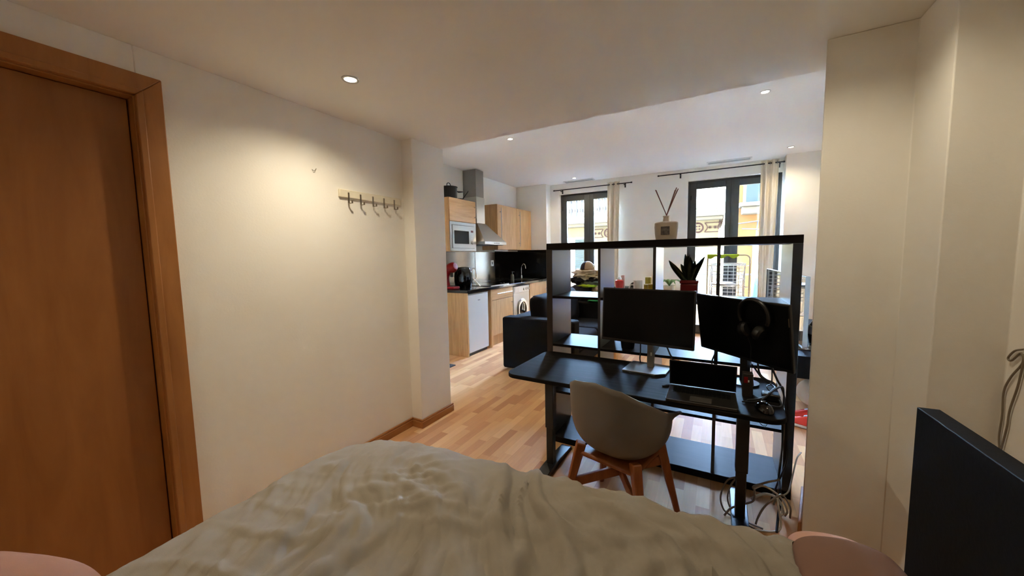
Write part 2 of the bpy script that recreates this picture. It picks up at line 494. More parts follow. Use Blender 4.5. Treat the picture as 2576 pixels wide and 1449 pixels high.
downlight(-1.68, -0.6, CB, LAMP_BED * 0.5, 'added unseen bedroom ceiling spotlight for fill behind the viewpoint on the door side')  # unseen lamp, added to lift the bedroom's ambient light
downlight(0.33, -0.6, CB, LAMP_BED * 0.1, 'added unseen bedroom ceiling spotlight for fill behind the viewpoint on the headboard side')  # weak fill lamp out of view, added for brightness
downlight(0.335, 4.06, CL, LAMP_LIV, 'lit living room ceiling spotlight near the right pillar and the ceiling step')
downlight(-2.22, 3.97, CL, LAMP_LIV, 'lit living room ceiling spotlight above the walkway beside the fridge')
downlight(0.84, 6.33, CL, LAMP_LIV, 'lit ceiling spotlight beside the right curtain and wall corner')
downlight(-2.33, 6.55, CL, LAMP_LIV, 'lit ceiling spotlight above the left balcony door by the kitchen corner')

# ------------------------------------------------------------------ bed
BA = R(4.2)
BO = Vector((-1.52, 1.16, 0))
BU = Vector((math.cos(BA), math.sin(BA), 0)); BV = Vector((math.sin(BA), -math.cos(BA), 0))
BM = Matrix(((BU.x, BV.x, 0, BO.x), (BU.y, BV.y, 0, BO.y), (0, 0, 1, 0), (0, 0, 0, 1)))   # u head-wards, v towards the viewer
bed = thing('bed', 'black double bed with tall plain black headboard on the right', 'bed', (-0.5, 0.5, 0))
MB().box(0.05, 1.955, 0.06, 1.52, 0.12, 0.30, BM).build('bed_frame', HBOARD, bed, bevel=0.008)
MB().box(0.05, 1.95, 0.06, 1.52, 0.30, 0.50, BM).build('mattress', PINK, bed, bevel=0.04, seg=4)
hb = Matrix.Translation((0.455, 1.288, 0)) @ Matrix.Rotation(R(2.4), 4, 'Z')
MB().box(0.0, 0.042, -1.68, 0.0, 0.06, 1.0, hb).build('headboard', HBOARD, bed, bevel=0.002)
for u, v in ((0.1, 0.12), (0.1, 1.46), (1.9, 0.12), (1.9, 1.46)):
    p = BM @ Vector((u, v, 0)); MB().bar((p.x, p.y, 0), (p.x, p.y, 0.13), 0.06).build('leg', HBOARD, bed)

def duvet_pt(a, b):
    s = -0.42 + a * (1.735 + 0.42)
    t = -0.42 + b * (2.02)
    RM, r = 0.33, 0.14
    px_, py_ = max(s, RM), min(max(t, RM), 1.62 - RM)
    d = Vector((s - px_, t - py_)); D = d.length
    ztop = 0.572 + 0.022 * math.sin(min(1, max(0, (s + 0.1) / 1.9)) * PI)
    q = Vector((s * 1.0, t * 1.0, 0))
    k = noise.fractal(q * 1.6 + Vector((3, 1, 0)), 0.9, 2.1, 4) * 0.014
    # long folds, mostly running across the bed at a slant
    ang = R(58)
    c, sn = math.cos(ang), math.sin(ang)
    al, ac = s * c + t * sn, -s * sn + t * c
    warp = noise.noise(Vector((s * 2.1, t * 2.1, 5))) * 0.35
    fold = abs(noise.noise(Vector((al * 1.5 + 9, (ac + warp * 0.6) * 6.5, 2))))
    fold2 = abs(noise.noise(Vector((al * 2.6 + 2, (ac + warp) * 13, 7))))
    ang2 = R(-20); c2, s2 = math.cos(ang2), math.sin(ang2)
    al2, ac2 = s * c2 + t * s2, -s * s2 + t * c2
    fold3 = abs(noise.noise(Vector((al2 * 1.8 + 4, (ac2 + warp * 0.7) * 9, 12))))
    k += 0.040 * max(0, 0.40 - fold) ** 1.5 * 2.8 + 0.022 * max(0, 0.36 - fold2) ** 1.4 * 3.2 + 0.022 * max(0, 0.32 - fold3) ** 1.4 * 3.4
    ed = min(1, max(0, (min(s, t) - 0.05) / 0.35))
    k *= (0.42 + 0.78 * min(1, max(0, (s - 0.1) / 0.9))) * (0.4 + 0.6 * ed)
    k += 0.007 * max(0, 0.25 - abs(noise.noise(Vector((al * 5 + 3, (ac + warp * 0.5) * 22, 4))))) * 4 * (0.3 + 0.7 * ed) + 0.004 * noise.fractal(q * 11, 0.8, 2.0, 2)
    if D <= RM - r or D < 1e-6:
        p = Vector((s, t, ztop + k))
    else:
        n = d / D; e = D - (RM - r)
        if e < r * PI / 2:
            h = r * math.sin(e / r); z = -r * (1 - math.cos(e / r))
        else:
            h = r + 0.05 * (e - r * PI / 2); z = -r - (e - r * PI / 2)
        base = Vector((px_, py_)) + n * (RM - r + h + k * 0.8)
        p = Vector((base.x, base.y, ztop + z + k * 0.6))
    return BM @ p
d = MB().grid(duvet_pt, 270, 250).build('duvet', DUVET, None, solid=0.022, angle=80)
tag(d, 'rumpled sage grey duvet spread over the bed', 'duvet')

def pillow(name, m, w, dep, h, mtx, label, seed, p=2.6):
    mb = MB()
    for sg in (1, -1):
        def fn(a, b):
            x, y = a * 2 - 1, b * 2 - 1
            e = max(0, (1 - abs(x) ** p)) ** 0.5 * max(0, (1 - abs(y) ** p)) ** 0.5
            k = 1 - 0.07 * (abs(x) * abs(y)) ** 2 * 4 * 0.5
            z = sg * h / 2 * e * (1 + 0.12 * noise.noise(Vector((x * 2, y * 2, seed))))
            return mtx @ Vector((x * w / 2 * k, y * dep / 2 * k, z))
        mb.grid(fn, 28, 28)
    bmesh.ops.remove_doubles(mb.bm, verts=mb.bm.verts, dist=0.0005)
    o = mb.build(name, m, None, angle=180)
    return tag(o, label, 'pillow')
pillow('pillow', PINK, 0.24, 0.62, 0.13, Matrix.Translation((0.325, 1.03, 0.55)) @ Matrix.Rotation(R(4), 4, 'Z') @ Matrix.Rotation(R(-3), 4, 'Y'), 'light pink pillow edge under the mauve pillow by the headboard', 1)
pillow('pillow', MAUVE, 0.235, 0.56, 0.10, Matrix.Translation((0.318, 0.955, 0.615)) @ Matrix.Rotation(R(4), 4, 'Z') @ Matrix.Rotation(R(-6), 4, 'Y'), 'mauve brown pillow on top beside the headboard', 2)
pillow('finger_shape', mat('muted_pink', (168, 122, 102), 0.9, bump=0.12, bscale=400), 0.56, 0.5, 0.26, Matrix.Translation((-1.30, -0.08, 0.675)) @ Matrix.Rotation(R(25), 4, 'Z'), 'rounded pink cushion standing in for a fingertip at the lens, bottom left corner', 4)  # pillow form standing in for a blurred fingertip at the lens

# cord hanging on the right wall behind the headboard
pts = [(0.866, 1.80, 1.075), (0.866, 1.84, 1.06), (0.866, 1.867, 1.03), (0.866, 1.85, 1.025), (0.866, 1.81, 1.06), (0.866, 1.80, 1.03), (0.866, 1.845, 0.97), (0.866, 1.871, 0.912), (0.866, 1.868, 0.83), (0.866, 1.872, 0.75), (0.866, 1.862, 0.70), (0.866, 1.845, 0.62), (0.866, 1.83, 0.4)]
c = MB().tube(spline(pts, 8), 0.003, 8)
c.tube(spline([(0.866, 1.797, 1.03), (0.866, 1.81, 0.95), (0.866, 1.835, 0.86), (0.866, 1.84, 0.80), (0.866, 1.855, 0.72), (0.866, 1.86, 0.69)], 8), 0.003, 8)
single(c, 'cord', CABLEG, 'looped grey cord hanging on the right wall behind the black headboard', 'cord')

# coat rack and a bare wall hook
t = thing('coat_rack', 'cream wall rail with five metal hooks on the left wall', 'coat rack', (-2.2, 1.85, 1.815))
MB().box(-2.2, -2.181, 1.585, 2.118, 1.815, 1.868).build('rail', mat('cream_lacquer', (232, 224, 202), 0.4), t, bevel=0.004)
for y in (1.65, 1.745, 1.85, 1.95, 2.05):
    h = MB().box(-2.181, -2.178, y - 0.006, y + 0.006, 1.78, 1.85)
    h.box(-2.181, -2.145, y - 0.006, y + 0.006, 1.776, 1.780); h.box(-2.148, -2.145, y - 0.006, y + 0.006, 1.78, 1.795)
    h.build('hook', NICKEL, t, bevel=0.001)
single(MB().tube([(-2.2, 1.415, 1.960), (-2.19, 1.42, 1.950), (-2.186, 1.428, 1.955), (-2.183, 1.432, 1.966)], 0.0018, 6), 'wall_hook', NICKEL, 'tiny grey hook alone on the left wall above the coat rack', 'hook')

# ------------------------------------------------------------------ open shelf unit (room divider)
SX0, SX1, SY0, SY1, SH = -1.09, 0.40, 2.46, 2.85, 1.49
FT = 0.045
sh = thing('shelf_unit', 'black brown open cube shelf dividing the bedroom from the living room', 'shelf', ((SX0 + SX1) / 2, 2.655, 0))
MB().box(SX0, SX1, SY0, SY1, SH - FT, SH).build('top_panel', BLKBX, sh, bevel=0.002)
MB().box(SX0, SX1, SY0, SY1, 0, FT).build('bottom_panel', BLKBX, sh, bevel=0.002)
MB().box(SX0, SX0 + FT, SY0, SY1, FT, SH - FT).build('side_panel', BLKB, sh, bevel=0.002)
MB().box(SX1 - FT, SX1, SY0, SY1, FT, SH - FT).build('side_panel', BLKB, sh, bevel=0.002)
IX0, IX1, IZ0, IZ1 = SX0 + FT, SX1 - FT, FT, SH - FT
cw = (IX1 - IX0 - 3 * 0.018) / 4; rh = (IZ1 - IZ0 - 3 * 0.018) / 4
for k in range(1, 4):
    x = IX0 + k * cw + (k - 1) * 0.018
    MB().box(x, x + 0.018, SY0 + 0.002, SY1 - 0.002, IZ0, IZ1).build('divider', BLKB, sh, bevel=0.001)
RZ = []
for r_ in range(1, 4):
    z = IZ0 + r_ * rh + (r_ - 1) * 0.018
    RZ.append(z + 0.018)
    for k in range(4):
        x = IX0 + k * (cw + 0.018)
        MB().box(x, x + cw, SY0 + 0.002, SY1 - 0.002, z, z + 0.018).build('shelf_board', BLKBX, sh, bevel=0.001)

# reed diffuser on top
df = thing('reed_diffuser', 'large taupe reed diffuser bottle with sticks on top of the black shelf', 'diffuser', (-0.297, 2.62, SH))
def sq(z, wx, wy, n=28):
    out = []
    for k in range(n):
        a = 2 * PI * k / n; c, s_ = math.cos(a), math.sin(a); e = 3.2
        out.append((-0.297 + wx * math.copysign(abs(c) ** (2 / e), c), 2.62 + wy * math.copysign(abs(s_) ** (2 / e), s_), z))
    return out
def loft(mb, rings):
    vs = [[mb.bm.verts.new(p) for p in r_] for r_ in rings]
    n = len(vs[0])
    for a, b in zip(vs, vs[1:]):
        for k in range(n): mb.bm.faces.new((a[k], a[(k + 1) % n], b[(k + 1) % n], b[k]))
    mb.bm.faces.new(vs[0][::-1]); mb.bm.faces.new(vs[-1])
    return mb
loft(MB(), [sq(SH, 0.060, 0.034), sq(SH + 0.006, 0.064, 0.037), sq(SH + 0.04, 0.069, 0.04), sq(SH + 0.085, 0.073, 0.042), sq(SH + 0.112, 0.072, 0.041), sq(SH + 0.118, 0.064, 0.036), sq(SH + 0.122, 0.022, 0.022), sq(SH + 0.15, 0.018, 0.018), sq(SH + 0.152, 0.022, 0.022), sq(SH + 0.158, 0.022, 0.022)]).build('bottle', CERAM, df)
MB().box(-0.325, -0.272, 2.5765, 2.5785, SH + 0.035, SH + 0.088).build('bottle_label', LABEL, df)
for i, (dx, dy) in enumerate(((-0.072, 0.01), (-0.066, -0.012), (0.048, 0.012), (0.058, -0.006), (0.066, 0.008), (0.06, 0.02))):
    MB().cyl((-0.297 - dx * 0.08, 2.62, SH + 0.15), (-0.297 + dx, 2.62 + dy, SH + 0.335 - 0.006 * (i % 3)), 0.0028, seg=8).build('reed', REED, df)

# snake plant in a red pot on the upper shelf board
zb = RZ[2]
pp = thing('potted_plant', 'small dark snake plant in a red pot on the upper shelf board', 'plant', (-0.155, 2.66, zb))
MB().box(-0.205, -0.105, 2.61, 2.71, zb, zb + 0.095).box(-0.209, -0.101, 2.606, 2.714, zb + 0.095, zb + 0.118).build('pot', REDPOT, pp, bevel=0.006)
MB().box(-0.2, -0.11, 2.615, 2.705, zb + 0.1, zb + 0.1185).build('soil', mat('soil', (40, 30, 22), 0.95), pp)
lv = [(-0.125, -0.02, 0.135, 0.030, -1), (-0.03, 0.012, 0.175, 0.030, 0), (0.004, -0.015, 0.155, 0.030, 0), (-0.012, 0.0, 0.165, 0.034, 0), (0.03, 0.01, 0.13, 0.028, 0), (0.085, 0.0, 0.155, 0.026, 1), (0.045, -0.02, 0.10, 0.026, 0), (-0.055, 0.02, 0.11, 0.026, 0)]
for dx, dy, h, wd, bend in lv:
    mb = MB(); a0 = random.uniform(-0.5, 0.5)
    def fn(a, b):
        z = zb + 0.112 + h * b
        wv = 1.3 * wd * (0.72 + 0.9 * b) * (1 - b ** 2.2) * (a - 0.5) * 1.25
        x = -0.155 + dx * 0.22 + dx * 0.78 * (b ** (1.0 if bend < 0 else 1.6))
        y = 2.66 + dy * (0.4 + 0.6 * b) + 0.012 * (2 * a - 1) ** 2
        return Vector((x + wv * math.cos(a0), y + wv * math.sin(a0), z - (0.0 if bend >= 0 else 0.0)))
    mb.grid(fn, 4, 10)
    mb.build('leaf', LEAF, pp, solid=0.003)

# black pot on the middle board
single(MB().lathe([(0, 0), (0.042, 0), (0.056, 0.13), (0.052, 0.13), (0.04, 0.01), (0, 0.01)], (-0.525, 2.56, RZ[1]), 28), 'cup', BPLAST, 'black tapered cup standing on the shelf board behind the centre monitor', 'cup')

# ------------------------------------------------------------------ desk
DT = 0.70
dk = thing('desk', 'black desk with rounded corners and T feet in front of the shelf', 'desk', (-0.41, 2.12, 0))
DA = Matrix.Translation((-0.405, 2.128, 0)) @ Matrix.Rotation(R(-1.5), 4, 'Z')
def rrect(hx, hy, r, n=8):
    out = []
    for cx, cy, a0 in ((hx - r, hy - r, 0), (-hx + r, hy - r, 90), (-hx + r, -hy + r, 180), (hx - r, -hy + r, 270)):
        for k in range(n + 1):
            a = R(a0 + 90 * k / n); out.append((cx + r * math.cos(a), cy + r * math.sin(a)))
    return out
MB().prism(rrect(0.69, 0.30, 0.07), DT - 0.024, DT, DA).build('desktop', DESKM, dk, bevel=0.004)
for s_ in (-1, 1):
    x = -0.925 if s_ < 0 else 0.138
    MB().box(x - 0.028, x + 0.028, 2.105, 2.165, 0.28, 0.672).box(x - 0.023, x + 0.023, 2.11, 2.16, 0.03, 0.30).build('leg', BMET, dk, bevel=0.004)
    f = MB().prism([(1.83, 0.0), (2.42, 0.0), (2.42, 0.018), (2.20, 0.038), (2.06, 0.038), (1.83, 0.018)], -0.038, 0.038, Matrix.Translation((x, 0, 0)) @ Matrix(((0, 0, 1, 0), (1, 0, 0, 0), (0, 1, 0, 0), (0, 0, 0, 1))))
    f.build('foot', BMET, dk, bevel=0.003)
    MB().box(x - 0.03, x + 0.03, 1.9, 2.38, 0.655, 0.6755).build('bracket', BMET, dk)
MB().box(-0.925, 0.138, 2.10, 2.13, 0.63, 0.672).build('crossbar', BMET, dk)

# monitors
def monitor(name, label, c, yaw, tilt, roll, w, h, foot):
    t = thing(name, label, 'monitor', c, local=True)
    c = Vector(c)
    m = Matrix.Rotation(yaw, 4, 'Z') @ Matrix.Rotation(-tilt, 4, 'X') @ Matrix.Rotation(roll, 4, 'Y')
    MB().prism(rrect(w / 2, h / 2, 0.004, 3), -0.012, 0.004, m @ Matrix.Rotation(R(90), 4, 'X') @ Matrix.Translation((0, 0, 0))).build('housing', BPLAST, t, bevel=0.002)
    MB().box(-w / 2 + 0.008, w / 2 - 0.008, -0.0055, -0.0043, -h / 2 + 0.016, h / 2 - 0.008, m).build('screen', SCREEN, t)
    MB().box(-0.12, 0.12, 0.011, 0.045, -0.09, 0.08, m).build('back_cover', BPLAST, t, bevel=0.012)
    return t, m
m1, mm = monitor('monitor', 'black monitor with dark screen on silver stand at desk centre', (-0.361, 2.25, 1.03), R(-9.5), R(3.6), 0, 0.54, 0.33, None)
# stand of the first monitor
S = Matrix.Rotation(R(-6), 4, 'Z') @ Matrix.Translation((0.0, 0.05, DT - 1.03))
MB().prism([(-0.115, -0.12), (0.075, -0.12), (0.125, -0.075), (0.125, 0.1), (-0.115, 0.1)], 0.0, 0.012, S).build('stand_base', STEELD, m1, bevel=0.002)
MB().box(-0.002, 0.036, 0.005, 0.036, 0.012, 0.34, S).build('stand_neck', STEELD, m1, bevel=0.002)
MB().box(0.018, 0.026, 0.0035, 0.006, 0.085, 0.105, S).build('cable_slot', WPLAST, m1)
m2, mm2 = monitor('monitor', 'black monitor turned and tilted at right end of the desk with headphones', (0.113, 2.239, 0.999), R(-43.3), R(-9.1), R(0.5), 0.54, 0.33, None)
S = Matrix.Rotation(R(-43), 4, 'Z') @ Matrix.Translation((0.0, 0.045, DT - 0.999))
MB().box(-0.02, 0.02, -0.01, 0.02, 0.0, 0.30, S).build('stand_neck', BMET, m2, bevel=0.003)
MB().lathe([(0, 0), (0.07, 0), (0.07, 0.008), (0, 0.012)], (0, 0, 0), 24, S).build('stand_base', BMET, m2)
MB().box(0.262, 0.266, -0.0058, -0.004, 0.06, 0.10, mm2).build('bezel_mark', NICKEL, m2)

# headphones hung over the second monitor
W2 = Matrix.Translation((0.113, 2.239, 0.999)) @ mm2
hp = thing('headphones', 'black headphones hung over the top of the turned right monitor', 'headphones', tuple(W2 @ Vector((0.11, -0.03, 0.05))))
arc = [W2 @ Vector((0.105 + 0.078 * math.cos(a), -0.024, 0.095 + 0.082 * math.sin(a))) for a in [R(-28 + 236 * k / 24) for k in range(25)]]
MB().tube(arc, 0.010, 10).build('headband', BPLAST, hp)
for sx, zz in ((0.062, 0.018), (0.138, 0.012)):
    q = W2 @ Matrix.Translation((sx, -0.03, zz)) @ Matrix.Rotation(R(70 if sx < 0.1 else 110), 4, 'Y')
    MB().lathe([(0, -0.022), (0.032, -0.02), (0.038, -0.008), (0.038, 0.01), (0.03, 0.02), (0, 0.022)], (0, 0, 0), 24, q, 1.0, 1.0).build('ear_cup', BPLAST, hp)
MB().tube(spline([W2 @ Vector(p) for p in ((0.06, -0.03, 0.0), (0.075, -0.02, -0.07), (0.07, -0.02, -0.14), (0.08, -0.03, -0.2), (0.1, -0.05, -0.27))], 6), 0.002, 6).build('headphone_cord', CABLEB, hp)

# laptop
lp = thing('laptop', 'open dark grey laptop with dim screen at the right of the desk', 'laptop', (-0.05, 1.93, DT), R(0.5), local=True)
MB().prism(rrect(0.148, 0.112, 0.012, 4), 0.003, 0.017).build('base', mat('gunmetal', (62, 60, 58), 0.4, 0.7), lp, bevel=0.002)
kb = MB()
for r_ in range(5):
    for k in range(13):
        x = -0.125 + k * 0.0193; y = 0.088 - r_ * 0.0185
        kb.box(x, x + 0.0165, y - 0.0155, y, 0.017, 0.0185)
kb.build('keyboard', BPLAST, lp)
MB().box(-0.045, 0.045, -0.095, -0.03, 0.017, 0.0175).build('touchpad', mat('touchpad_grey', (74, 72, 70), 0.35), lp)
lm = Matrix.Translation((0, 0.112, 0.016)) @ Matrix.Rotation(R(14), 4, 'X')
MB().box(-0.150, 0.150, 0.0, 0.006, 0.002, 0.142, lm).build('lid', mat('laptop_lid_black', (20, 20, 24), 0.4), lp, bevel=0.002)
MB().box(-0.142, 0.142, -0.0006, 0.0, 0.010, 0.136, lm).build('screen', SCREEN, lp)

# small dark box beside the laptop, mouse, adapter, pen
bx = thing('cardboard_box', 'small dark box with a red tab standing behind the laptop', 'box', (0.145, 2.07, DT))
MB().box(0.125, 0.168, 2.05, 2.10, DT, DT + 0.115).build('carton', mat('dark_card', (36, 30, 26), 0.6), bx, bevel=0.002)
MB().box(0.130, 0.146, 2.0485, 2.0502, DT + 0.07, DT + 0.1).build('tab', RED, bx)
MB().box(0.146, 0.152, 2.0485, 2.0502, DT + 0.075, DT + 0.085).build('sticker', WPLAST, bx)
ms = thing('mouse', 'glossy black mouse at the right front corner of the desk', 'mouse', (0.20, 1.905, DT), R(14), local=True)
MB().lathe([(0.036, 0.0), (0.042, 0.006), (0.040, 0.016), (0.030, 0.030), (0.014, 0.037), (0, 0.038)], (0, 0, 0), 28, None, 0.8, 1.35).build('body', BGLOSS, ms)
MB().cyl((-0.004, 0.030, 0.027), (0.004, 0.030, 0.027), 0.011, seg=16).build('wheel', BMET, ms)
single(MB().box(0.205, 0.275, 2.03, 2.09, DT, DT + 0.035), 'power_adapter', BPLAST, 'black power adapter lying among cables at the right end of desk', 'adapter', bevel=0.008)
MB_ = MB().tube([(-0.235, 2.02, DT + 0.004), (-0.19, 2.04, DT + 0.004)], 0.004, 8)
single(MB_, 'pen', BPLAST, 'short black pen lying left of the laptop', 'pen')

# cables
def cable(pts, r, m, label, group=None):
    return single(MB().tube(spline(pts, 8), r, 8), 'cable', m, label, 'cable', group)
cable([(-0.30, 2.29, 0.99), (-0.25, 2.30, 0.86), (-0.215, 2.31, 0.78), (-0.17, 2.33, 0.712), (-0.05, 2.34, 0.704), (0.1, 2.35, 0.704)], 0.0045, CABLEB, 'black cable hanging below the centre monitor to the right of its stand')
cable([(-0.40, 2.31, 0.95), (-0.395, 2.30, 0.82), (-0.405, 2.34, 0.75), (-0.41, 2.40, 0.705)], 0.004, CABLEB, 'black cable running down along the left of the silver stand')
cable([(0.02, 2.40, 0.85), (-0.01, 2.36, 0.77), (0.02, 2.35, 0.72), (0.1, 2.36, 0.706)], 0.004, CABLEB, 'thin black cable curving under the left edge of the turned monitor')
cable([(0.20, 2.28, 0.86), (0.21, 2.25, 0.77), (0.25, 2.22, 0.74), (0.27, 2.25, 0.72), (0.31, 2.33, 0.62), (0.335, 2.40, 0.5), (0.345, 2.43, 0.3), (0.335, 2.43, 0.12)], 0.005, CABLEB, 'black cable dropping from the turned monitor along the shelf post')
cable([(0.24, 2.22, 0.86), (0.28, 2.20, 0.76), (0.30, 2.24, 0.72), (0.335, 2.36, 0.62), (0.36, 2.42, 0.45), (0.37, 2.43, 0.25), (0.33, 2.42, 0.10), (0.30, 2.38, 0.02)], 0.005, CABLEB, 'black cable nearest the wall running down the shelf post')
cable([(0.12, 1.96, 0.706), (0.19, 1.99, 0.712), (0.24, 2.04, 0.745), (0.29, 2.13, 0.75), (0.315, 2.24, 0.68), (0.33, 2.35, 0.56)], 0.004, CABLEB, 'black cable arching over the adapter beside the mouse')
cable([(0.20, 1.96, 0.725), (0.215, 2.0, 0.712), (0.19, 2.05, 0.706), (0.14, 2.13, 0.706)], 0.002, CABLEB, 'thin black mouse cord')
cable([(0.29, 2.30, 0.71), (0.30, 2.36, 0.63), (0.335, 2.40, 0.53), (0.352, 2.445, 0.43), (0.347, 2.445, 0.30), (0.338, 2.44, 0.18), (0.335, 2.42, 0.06), (0.31, 2.36, 0.008)], 0.0045, CABLEG, 'beige cable running down in front of the right shelf post')
cable([(0.15, 1.93, 0.69), (0.175, 1.95, 0.64), (0.215, 2.0, 0.59), (0.235, 2.02, 0.62), (0.26, 2.03, 0.67)], 0.0018, CABLEB, 'thin black wire drooping below the desk front edge')
cable([(0.18, 2.30, 0.80), (0.22, 2.24, 0.75), (0.265, 2.16, 0.735), (0.25, 2.08, 0.745), (0.20, 2.02, 0.715), (0.14, 1.99, 0.706)], 0.0045, CABLEB, 'black cable looping over the power adapter towards the laptop')
cable([(0.26, 2.24, 0.83), (0.255, 2.18, 0.75), (0.23, 2.12, 0.74), (0.27, 2.02, 0.712), (0.262, 1.96, 0.708), (0.225, 1.955, 0.71)], 0.003, CABLEB, 'black cable from the turned monitor curling in front of the adapter')
g = 'tangled grey cables at the right desk leg'
cable([(0.132, 2.2, 0.209), (0.08, 2.19, 0.175), (0.052, 2.18, 0.09), (0.06, 2.18, 0.03), (0.09, 2.16, 0.008), (0.2, 2.10, 0.006)], 0.0045, CABLEG, 'outer beige cable loop left of the right desk leg')
cable([(0.125, 2.21, 0.20), (0.095, 2.2, 0.14), (0.085, 2.19, 0.07), (0.11, 2.17, 0.02), (0.16, 2.14, 0.008), (0.24, 2.12, 0.006)], 0.0045, CABLEG, 'inner beige cable loop left of the right desk leg')
cable([(0.07, 2.14, 0.006), (0.10, 2.15, 0.05), (0.15, 2.17, 0.075), (0.20, 2.19, 0.10), (0.205, 2.2, 0.15), (0.20, 2.2, 0.172), (0.26, 2.24, 0.19), (0.32, 2.28, 0.20)], 0.005, CABLEG, 'grey cable winding round the right desk leg')
cable([(0.20, 2.2, 0.16), (0.24, 2.2, 0.188), (0.29, 2.21, 0.165), (0.33, 2.23, 0.12), (0.355, 2.26, 0.05), (0.35, 2.28, 0.008)], 0.005, CABLEW, 'pale cable arching right of the desk leg')
cable([(0.19, 2.2, 0.10), (0.25, 2.22, 0.135), (0.31, 2.25, 0.11), (0.34, 2.28, 0.03), (0.33, 2.28, 0.006)], 0.007, CABLEW, 'thick white cable arching low between the desk leg and pillar')
cable([(0.21, 2.14, 0.006), (0.22, 2.15, 0.04), (0.25, 2.17, 0.10), (0.30, 2.19, 0.155), (0.33, 2.22, 0.15), (0.365, 2.25, 0.08), (0.37, 2.27, 0.01)], 0.0045, CABLEG, 'beige cable standing up in a hoop near the pillar')
cable([(0.30, 2.18, 0.15), (0.31, 2.17, 0.08), (0.315, 2.15, 0.02), (0.28, 2.12, 0.006), (0.2, 2.09, 0.006)], 0.0045, CABLEW, 'pale cable falling to the floor in front of the shelf corner')
cable([(0.335, 2.40, 0.13), (0.33, 2.3, 0.08), (0.31, 2.2, 0.04), (0.295, 2.12, 0.008)], 0.006, CABLEB, 'thick black cable end at the foot of the shelf post')
cable([(0.33, 2.25, 0.13), (0.36, 2.28, 0.15), (0.39, 2.38, 0.19), (0.43, 2.53, 0.22), (0.47, 2.66, 0.2)], 0.004, CABLEG, 'grey cable leading right behind the pillar')

# ------------------------------------------------------------------ desk chair
ch = thing('desk_chair', 'taupe plastic tub chair on crossed wooden legs at the desk', 'chair', (-0.42, 1.885, 0), R(-15), local=True)
def shell(a, v):
    th = 2 * PI * a             # 0 = back, PI = front
    cb = (1 + math.cos(th)) / 2     # 1 at back, 0 at front
    side = abs(math.sin(th))
    dg = abs((math.degrees(th) + 180) % 360 - 180)
    kp = ((0, 0.805), (30, 0.785), (60, 0.715), (90, 0.645), (125, 0.605), (142, 0.555), (158, 0.47), (180, 0.445))
    for (d0, h0), (d1, h1) in zip(kp, kp[1:]):
        if d0 <= dg <= d1:
            u = (dg - d0) / (d1 - d0); H = h0 + (h1 - h0) * u
            break
    tip = math.exp(-((dg - 122) / 16) ** 2)
    rx, ry = 0.235, 0.25
    rad = (1 - (1 - v) ** 2.8) if v < 1 else 1
    e = 2.5
    c, s_ = math.cos(th), math.sin(th)
    n = (abs(c) ** e + abs(s_) ** e) ** (-1 / e)
    x = rx * s_ * n * rad; y = -ry * c * n * rad
    z = 0.375 + (H - 0.375) * v ** 1.9
    lip = max(0, v - 0.88) / 0.12
    out = 0.004 + 0.05 * tip
    x += s_ * out * lip ** 1.5; y += -c * out * 0.3 * lip ** 1.5
    z -= 0.004 * lip
    return Vector((x, y, z))
MB().grid(shell, 72, 26, wrap=True).build('seat_shell', SHELL, ch, solid=0.007, angle=80)
for sx in (-1, 1):
    for sy in (-1, 1):
        top = Vector((sx * 0.15, sy * 0.14, 0.415)); bot = Vector((sx * 0.232, sy * 0.205, 0.0))
        MB().bar(bot, top, 0.026, 0.046, 0.026, 0.05).build('leg', LEGW, ch, bevel=0.006)
        MB().cyl((bot + (top - bot) * 0.47) + Vector((0, sy * 0.018, 0)), (bot + (top - bot) * 0.47) + Vector((0, sy * 0.021, 0)), 0.008, seg=12).build('bolt', STEELD, ch)
for s_ in (-1, 1):
    a = Vector((s_ * 0.20, 0.18, 0.33)); b = Vector((-s_ * 0.205, -0.18, 0.20 if s_ > 0 else 0.20))
    MB().bar((s_ * 0.178, 0.165, 0.325), (-s_ * 0.205, -0.185, 0.185), 0.02, None, 0.05).build('brace', LEGW, ch, bevel=0.004)
MB().box(-0.16, 0.16, -0.16, 0.16, 0.352, 0.376).build('seat_frame', LEGW, ch, bevel=0.01)

# ------------------------------------------------------------------ kitchen
XK = -3.005
def handle(mb, x, y, z, L, vertical=True, r=0.006, off=0.032):
    if vertical:
        mb.cyl((x + off, y, z - L / 2), (x + off, y, z + L / 2), r, seg=12)
        for q in (-0.4, 0.4): mb.cyl((x, y, z + q * L), (x + off, y, z + q * L), r * 0.8, seg=10)
    else:
        mb.cyl((x + off, y - L / 2, z), (x + off, y + L / 2, z), r, seg=12)
        for q in (-0.4, 0.4): mb.cyl((x, y + q * L, z), (x + off, y + q * L, z), r * 0.8, seg=10)
    return mb
single(MB().box(-3.655, XK + 0.005, 4.062, 4.084, 0, 0.905), 'end_panel', KWOOD, 'beech end panel closing the kitchen run beside the fridge', 'panel', bevel=0.002)
wt = single(MB().box(-3.655, -2.985, 4.052, 6.765, 0.905, 0.945), 'worktop', GRANITE, 'long polished black stone kitchen worktop', 'worktop', bevel=0.004)
fr = thing('fridge', 'small white undercounter fridge beside the beech end panel', 'fridge', (-3.3, 4.34, 0))
MB().box(-3.6, XK - 0.055, 4.095, 4.60, 0.03, 0.885).build('cabinet', WENAM, fr, bevel=0.006)
MB().box(XK - 0.05, XK, 4.095, 4.60, 0.045, 0.868).build('door', WENAM, fr, bevel=0.008)
MB().box(XK - 0.05, XK + 0.002, 4.095, 4.60, 0.871, 0.888).build('top_trim', STEELD, fr, bevel=0.003)
MB().box(XK, XK + 0.001, 4.33, 4.385, 0.775, 0.79).build('badge', STEELD, fr)
MB().box(-3.55, XK - 0.03, 4.11, 4.59, 0.0, 0.03).build('feet', BPLAST, fr)
